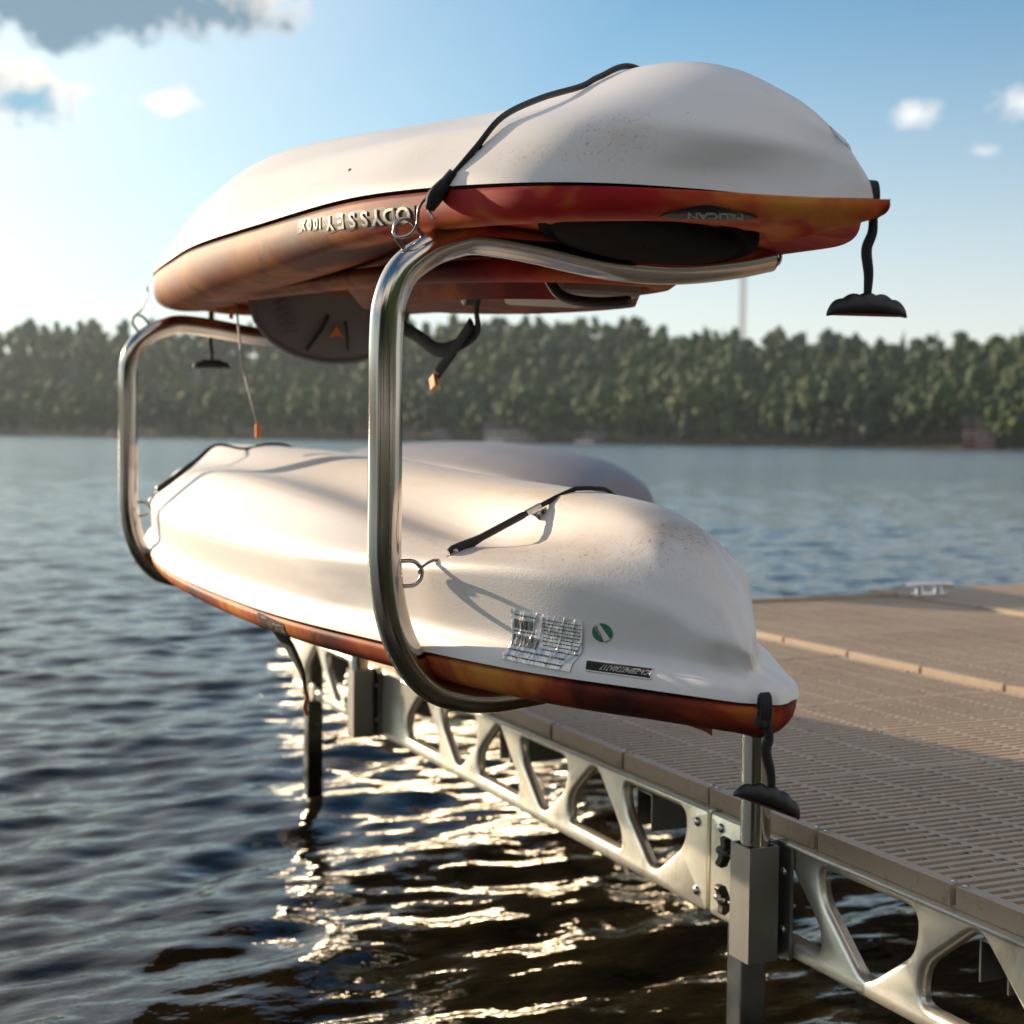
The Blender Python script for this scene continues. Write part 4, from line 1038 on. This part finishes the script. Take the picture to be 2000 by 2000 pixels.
# ------------------------------------------------------------------ lake
ZW = -.045
def water():
    NR, NA = 1230, 430
    rr = np.concatenate([[.3], np.exp(np.linspace(math.log(.9), math.log(2.4), 40)), np.exp(np.linspace(math.log(2.42), math.log(75), 1080)), np.exp(np.linspace(math.log(76), math.log(5200), NR-1121))])
    va = YAW
    # dense angles in view, coarse elsewhere
    a1 = np.linspace(-.46, .46, 350); a2 = np.linspace(.46, 2*PI-.46, NA-350+2)[1:-1]
    aa = np.concatenate([a1, a2]) + va; NA_ = len(aa)
    RR, AA = np.meshgrid(rr, aa, indexing='ij')
    X = RR*np.sin(AA); Yv = RR*np.cos(AA); Z = np.zeros_like(X)
    cell = np.where(RR < 75, RR*.0032, RR*.04)
    rg = np.random.RandomState(11)
    th0 = math.radians(-10)         # wave travel direction from +Y: crests across the view, a little nearer at the left
    for i in range(130):
        lam = .075*(16**(rg.rand()**1.0)); k = 2*PI/lam
        th = th0 + rg.randn()*(.30 if lam > .35 else .55) + (PI if rg.rand() < .25 else 0)
        amp = .00108*(lam/.3)**(1.45 if lam < .3 else 1.15)*(.6+.8*rg.rand())*(1.0 if lam < .42 else (.42/lam)**1.55)
        fade = np.clip((lam/cell-2.5)/4.0, 0, 1)
        ph = k*(X*math.sin(th)+Yv*math.cos(th)) + rg.rand()*2*PI
        ph = ph + .8*np.sin(k*.23*(X*math.cos(th)-Yv*math.sin(th))+rg.rand()*6)
        s = np.sin(ph)
        Z += amp*fade*(s + .22*np.cos(2*ph))
    Z += ZW
    V = np.stack([X, Yv, Z], -1).reshape(-1, 3)
    idx = np.arange(NR*NA_).reshape(NR, NA_); j2 = np.roll(idx, -1, axis=1)
    Q = np.stack([idx[:-1], j2[:-1], j2[1:], idx[1:]], -1).reshape(-1, 4)
    me = bpy.data.meshes.new('water'); me.vertices.add(len(V)); me.vertices.foreach_set('co', V.ravel().astype(np.float32))
    me.loops.add(len(Q)*4); me.loops.foreach_set('vertex_index', Q[:, ::-1].ravel().astype(np.int32)); me.polygons.add(len(Q))
    me.polygons.foreach_set('loop_start', np.arange(0, len(Q)*4, 4, dtype=np.int32)); me.polygons.foreach_set('loop_total', np.full(len(Q), 4, np.int32))
    me.update(calc_edges=True); me.validate()
    m, t, b = newmat('lake_water', (.013, .013, .007), .06)
    b.inputs['IOR'].default_value = 1.333; b.inputs['Specular IOR Level'].default_value = .5
    g = nn(t, 'ShaderNodeNewGeometry')
    mp = nn(t, 'ShaderNodeMapping'); mp.inputs['Rotation'].default_value = (0, 0, th0); mp.inputs['Scale'].default_value = (1, 1.9, 1); t.links.new(g.outputs['Position'], mp.inputs[0])
    f1 = tnoise(t, 18, 2, .5, mp.outputs[0]); f2 = tnoise(t, 4.2, 4, .60, mp.outputs[0])
    p = bump(t, b, f2, .9, .045); bump(t, b, f1, .5, .0016, p)
    ln = nn(t, 'ShaderNodeVectorMath', operation='LENGTH'); t.links.new(g.outputs['Position'], ln.inputs[0])
    mr = nn(t, 'ShaderNodeMapRange'); t.links.new(ln.outputs['Value'], mr.inputs[0])      # the mesh carries the ripples near by, the relief takes over far out
    for i_, v_ in zip((1, 2, 3, 4), (4.0, 60.0, .007, .026)): mr.inputs[i_].default_value = v_
    for nd in t.nodes:
        if nd.bl_idname == 'ShaderNodeBump' and abs(nd.inputs['Distance'].default_value-.045) < 1e-6: t.links.new(mr.outputs[0], nd.inputs['Distance'])
    rr_ = nn(t, 'ShaderNodeMapRange'); t.links.new(ln.outputs['Value'], rr_.inputs[0])      # ripples too fine to draw far out
    for i_, v_ in zip((1, 2, 3, 4), (5.0, 80.0, .05, .17)): rr_.inputs[i_].default_value = v_
    t.links.new(rr_.outputs[0], b.inputs['Roughness'])
    dirt = tnoise(t, .8, 4, .6, g.outputs['Position'])
    t.links.new(mixc(dirt, (.012, .012, .006), (.020, .016, .007), t), b.inputs['Base Color'])
    o = struct('water', me, m, True)
water()

# ------------------------------------------------------------------ far shore
def shore_dist(az):   # azimuth from +Y
    return float(np.interp(az, [-1.6, -.2, .10, .43, .76, 1.2, 2.1, 2.5, 2.9, 4.3, 4.5, 4.69], [900, 760, 700, 470, 330, 260, 150, 60, 30, 30, 200, 900]))
def ridge_h(az):
    e = np.interp(az, [-1.6, -.3, .09, .20, .32, .41, .46, .52, .60, .68, .76, 1.2, 2.4], [.050, .056, .0610, .0630, .0665, .0700, .0690, .0660, .0625, .0590, .0560, .050, .045])
    return float(e)
def hill_z(az, u):   # u 0 at the water, 1 at the ridge, 2 behind
    D = shore_dist(az); Rg = D*1.55; H = ridge_h(az)*Rg - 10.5
    s = min(1, u); return ZW-.2 + .6*min(1, u*20) + max(0, H)*(s*s*(3-2*s))*.96 + 2.5*noise.noise(Vector((az*30, u*4, 0)))*min(1, u*3)
def hills():
    azs = np.linspace(-1.6, 2*PI-1.6, 400); us = [0, .02, .06, .12, .2, .3, .4, .5, .6, .7, .8, .9, 1.0, 1.15, 1.4, 1.9]
    V = []
    for a in azs:
        D = shore_dist(a)
        for u in us:
            r = D*(1+.55*u); V.append((r*math.sin(a), r*math.cos(a), hill_z(a, u) if u > 0 else ZW-1.5))
    n = len(us); Fs = [(i*n+j, i*n+j+1, (i+1)*n+j+1, (i+1)*n+j) for i in range(len(azs)-1) for j in range(n-1)]
    me = bpy.data.meshes.new('hills'); me.from_pydata(V, [], Fs); me.update()
    m, t, b = newmat('forest_floor', (.05, .06, .03), .9)
    t.links.new(mixc(tnoise(t, .05, 4, .6, objco(t)), (.03, .045, .02), (.07, .07, .035), t), b.inputs['Base Color'])
    struct('hills', me, m, True)
hills()
def ico():
    bm = bmesh.new(); bmesh.ops.create_icosphere(bm, subdivisions=2, radius=1); v = np.array([x.co[:] for x in bm.verts]); f = np.array([[l.index for l in q.verts] for q in bm.faces]); bm.free(); return v, f
def ico1():
    bm = bmesh.new(); bmesh.ops.create_icosphere(bm, subdivisions=1, radius=1); v = np.array([x.co[:] for x in bm.verts]); f = np.array([[l.index for l in q.verts] for q in bm.faces]); bm.free(); return v, f
def forest():
    v0, f0 = ico1(); rg = np.random.RandomState(5)
    Vs = []; Fs = []; Cs = []; off = 0
    tvs = []; tfs = []; toff = 0
    trees = []
    for a in np.arange(-.75, 1.55, .0115):
        vis = 0.0 < a < .86
        if not vis and rg.rand() < .45: continue
        D = shore_dist(a)
        us = np.concatenate([[.012, .035], np.arange(.07, 1.12, .044 if vis else .09)])
        for u in us:
            aa = a + rg.uniform(-.006, .006); uu = max(.008, u + rg.uniform(-.02, .02)); r = D*(1+.55*uu)
            trees.append((aa, uu, r))
    for k in range(260):            # wooded bank behind the camera, where the dock comes ashore
        aa = rg.uniform(2.2, 4.45); uu = rg.uniform(.1, 1.6); trees.append((aa, uu, shore_dist(aa)*(1+.55*uu)))
    for (aa, uu, r) in trees:
        x, y = r*math.sin(aa), r*math.cos(aa); z = hill_z(aa, uu)
        sc = r/520.0
        H = rg.choice([rg.uniform(9, 13), rg.uniform(13, 19)])*(.7+.3*sc); con = rg.rand() < .16
        if 2.1 < aa < 4.5: H = rg.uniform(11, 17)
        elif uu > .97: H = rg.uniform(7.5, 13)
        W = H*(.15 if con else rg.uniform(.22, .36)); n = 20 if not con else 6
        base = rg.rand(); clump = .5+.5*noise.noise(Vector((x*.02, y*.02, 0)))
        for q in range(n):
            if con:
                t = q/(n-1); c = np.array([0, 0, H*(.3+.65*t)]); s = np.array([W*(1.15-t), W*(1.15-t), H*.17])
            else:
                ht = rg.rand()**.8; sp_ = .55*math.sin(PI*min(1, .25+ht*.8)); c = np.array([rg.normal(0, W*sp_), rg.normal(0, W*sp_), H*(.28+.66*ht)]); k = rg.uniform(.17, .42); s = np.array([W*k, W*k, W*k*.95])
            vv = v0*(1+rg.uniform(-.38, .38, (len(v0), 1)))*s + c + np.array([x, y, z])
            Vs.append(vv); Fs.append(f0+off); off += len(v0)
            tone = np.clip(-.05+.35*base+.75*clump + rg.uniform(-.1, .1) - (.30 if con else 0), 0, 1)
            Cs.append(np.full(len(v0), tone))
        if uu < .06 or rg.rand() < .12:
            hh = H*.55; ww = .22; p = [(x-ww, y, z-1), (x+ww, y, z-1), (x, y+ww, z-1), (x-ww*.6, y, z+hh), (x+ww*.6, y, z+hh), (x, y+ww*.6, z+hh)]
            tvs += p; tfs += [(toff+0, toff+1, toff+4, toff+3), (toff+1, toff+2, toff+5, toff+4), (toff+2, toff+0, toff+3, toff+5)]; toff += 6
    V = np.concatenate(Vs); Fc = np.concatenate(Fs); C = np.concatenate(Cs)
    me = bpy.data.meshes.new('forest'); me.vertices.add(len(V)); me.vertices.foreach_set('co', V.ravel().astype(np.float32))
    me.loops.add(len(Fc)*3); me.loops.foreach_set('vertex_index', Fc.ravel().astype(np.int32)); me.polygons.add(len(Fc))
    me.polygons.foreach_set('loop_start', np.arange(0, len(Fc)*3, 3, dtype=np.int32)); me.polygons.foreach_set('loop_total', np.full(len(Fc), 3, np.int32))
    me.update(calc_edges=True)
    at = me.attributes.new('tone', 'FLOAT', 'POINT'); at.data.foreach_set('value', C.astype(np.float32))
    m, t, b = newmat('mixed_foliage', (.06, .09, .03), .75)
    an = nn(t, 'ShaderNodeAttribute', attribute_name='tone')
    col = ramp(t, an.outputs['Fac'], [(0.0, (.012, .055, .036)), (.35, (.032, .082, .026)), (.6, (.065, .125, .028)), (.85, (.125, .165, .035)), (1.0, (.16, .15, .045))])
    col = mixc(tnoise(t, .9, 3, .6, objco(t)), mixc(1.0, col, (.7, .75, .8), t, 'MULTIPLY'), mixc(1.0, col, (1.25, 1.2, 1.0), t, 'MULTIPLY'), t)
    t.links.new(mixc(1.0, col, (.58, .76, .74), t, 'MULTIPLY'), b.inputs['Base Color'])
    tr = nn(t, 'ShaderNodeBsdfTranslucent'); t.links.new(mixc(1.0, col, (.9, 1.0, .6), t, 'MULTIPLY'), tr.inputs['Color'])
    mx = nn(t, 'ShaderNodeMixShader'); mx.inputs[0].default_value = .35
    t.links.new(b.outputs[0], mx.inputs[1]); t.links.new(tr.outputs[0], mx.inputs[2]); t.links.new(mx.outputs[0], t.nodes['Material Output'].inputs['Surface'])
    o = link('forest', me, m, None, True); o['kind'] = 'stuff'; o['label'] = 'dense mixed green forest covering the far shore and its ridge'; o['category'] = 'forest'
    me = bpy.data.meshes.new('forest_trunks'); me.from_pydata(tvs, [], tfs); m, t, b = newmat('grey_bark', (.16, .13, .10), .9)
    t.links.new(mixc(tnoise(t, .5, 3, .6, objco(t)), (.20, .17, .13), (.10, .08, .06), t), b.inputs['Base Color'])
    o2 = link('trunks', me, m, o); o2['kind'] = 'stuff'
forest()

# cottages among the shore trees
M_wall = {}
def wallmat(n, c):
    m, t, b = newmat(n, c, .8); t.links.new(mixc(tnoise(t, 1.2, 3, .6, objco(t)), c, tuple(q*.8 for q in c), t), b.inputs['Base Color']); return m
M_roof = wallmat('dark_shingles', (.07, .06, .06)); M_pane = newmat('window_glass', (.03, .04, .05), .1)[0]
def cottage(az, wd, hgt, wall, label, u=.03):
    r = shore_dist(az)*(1+.55*u)-1; x, y = r*math.sin(az), r*math.cos(az); z = max(hill_z(az, u), .4)
    t = thing('cottage', label, 'house', (x, y, z), 'cottages on the far shore')
    fx = Vector((math.cos(az), -math.sin(az), 0)); fy = Vector((math.sin(az), math.cos(az), 0)); up = Vector((0, 0, 1)); c = Vector((x, y, z))
    mb = MB(); mb.box(c+up*(hgt/2-.5), (wd, 7, hgt+1), (fx, fy, up)); mb.build('wall', wall, t)
    mb = MB(); a = c+up*hgt; e = wd/2+.5
    mb.prism([a - fx*e - fy*4 , a - fx*e + fy*4, a - fx*e + up*2.2], fx, wd+1); mb.build('roof', M_roof, t)
    n = max(2, int(wd/3))
    for i in range(n):
        px = -wd/2+wd*(i+.5)/n
        mb = MB(); mb.box(c+fx*px-fy*3.52+up*(hgt*.55), (1.3, .1, 1.3), (fx, fy, up)); wdw = mb.build('window', M_white, t)
        mb = MB(); mb.box(c+fx*px-fy*3.59+up*(hgt*.55), (1.05, .05, 1.05), (fx, fy, up)); mb.build('pane', M_pane, wdw)
Wc = wallmat('cream_siding', (.34, .31, .29)); Wr = wallmat('red_siding', (.16, .07, .07)); Wg = wallmat('grey_siding', (.17, .18, .20)); Wp = wallmat('pink_siding', (.24, .16, .16))
azf = lambda px: YAW + math.atan((px-1000)/2952)
cottage(azf(800), 5, 4, Wp, 'small pinkish cottage just right of the near upright tube')
cottage(azf(862), 6, 4, Wg, 'small grey cottage, second to the right of the near upright tube')
cottage(azf(995), 16, 3.6, Wc, 'long low pale boathouse in the middle of the far shore', .02)
cottage(azf(1160), 5, 3.6, Wg, 'small grey cottage right of the long pale boathouse')
cottage(azf(1895), 4, 5, Wr, 'narrow reddish cottage among trees near the right edge')
cottage(azf(1922), 4, 4.5, Wp, 'narrow pink cottage beside the reddish one near the right edge')
cottage(azf(352), 8, 5, Wg, 'grey cottage half hidden by trees between the two frames', .12)
cottage(azf(708), 7, 5, Wr, 'red-brown cottage just left of the near upright tube', .05)
def boat(az, dist, label):
    x, y = dist*math.sin(az), dist*math.cos(az); t = thing('moored_boat', label, 'boat', (x, y, ZW), 'small boats off the far shore')
    fx = Vector((math.cos(az), -math.sin(az), 0)); fy = Vector((math.sin(az), math.cos(az), 0)); c = Vector((x, y, ZW))
    vs = []; fs = []
    for k, (s, wv) in enumerate([(-2.6, .8), (-1, 1.0), (1, .95), (2.2, .5), (2.9, .05)]):
        for (a, h) in ((-wv, .75), (-wv*.7, -.2), (wv*.7, -.2), (wv, .75)): vs.append(c+fx*s+fy*a+Vector((0, 0, h)))
    for k in range(4):
        for q in range(4): fs.append((k*4+q, k*4+(q+1) % 4, (k+1)*4+(q+1) % 4, (k+1)*4+q))
    fs.append((0, 1, 2, 3)); mb = MB(); mb.add(vs, fs); mb.build('hull', M_white, t)
    mb = MB(); mb.box(c+fx*.2+Vector((0, 0, 1.1)), (1.5, 1.2, .7), (fx, fy, Vector((0, 0, 1)))); mb.build('cabin', M_ltgrey, t, bevel=.15)
boat(azf(962), shore_dist(azf(962))-25, 'tiny white boat on the water before the long pale boathouse')
boat(azf(1138), shore_dist(azf(1138))-18, 'tiny white boat right of the middle of the far shore')
# radio mast on the ridge
azm = azf(1444); rm = shore_dist(azm)*1.56; mx, my = rm*math.sin(azm), rm*math.cos(azm); mz = hill_z(azm, 1.0)
t = thing('radio_mast', 'thin pale lattice radio mast rising from the wooded ridge', 'mast', (mx, my, mz))
Hm = rm*.118-mz; wM = 1.3
mb = MB()
for a in range(3): mb.tube([(mx+wM*math.cos(a*2.094), my+wM*math.sin(a*2.094), mz-2), (mx+wM*math.cos(a*2.094), my+wM*math.sin(a*2.094), mz+Hm)], .22, 6)
M_mast = wallmat('pale_mast_paint', (.42, .38, .38)); mb.build('upright', M_mast, t)
mb = MB()
for k in range(int(Hm/2.2)):
    z = mz+k*2.2
    for a in range(3):
        p = [(mx+wM*math.cos(q*2.094), my+wM*math.sin(q*2.094)) for q in (a, a+1)]
        mb.tube([(*p[0], z), (*p[1], z+2.2)], .12, 4); 
o = mb.build('lattice', M_mast, t)

# ------------------------------------------------------------------ evening haze over the lake
mb = MB(); mb.box((420, 560, 88.0), (2300, 1900, 180.0))
hm = bpy.data.materials.new('pale_haze'); hm.use_nodes = True; t = hm.node_tree; t.nodes.clear()
pv = nn(t, 'ShaderNodeVolumePrincipled'); pv.inputs['Color'].default_value = (.74, .88, 1.0, 1); pv.inputs['Density'].default_value = .00011; pv.inputs['Anisotropy'].default_value = .3
mo = nn(t, 'ShaderNodeOutputMaterial'); t.links.new(pv.outputs[0], mo.inputs['Volume'])
hz_o = mb.build('haze', hm); hz_o['kind'] = 'stuff'
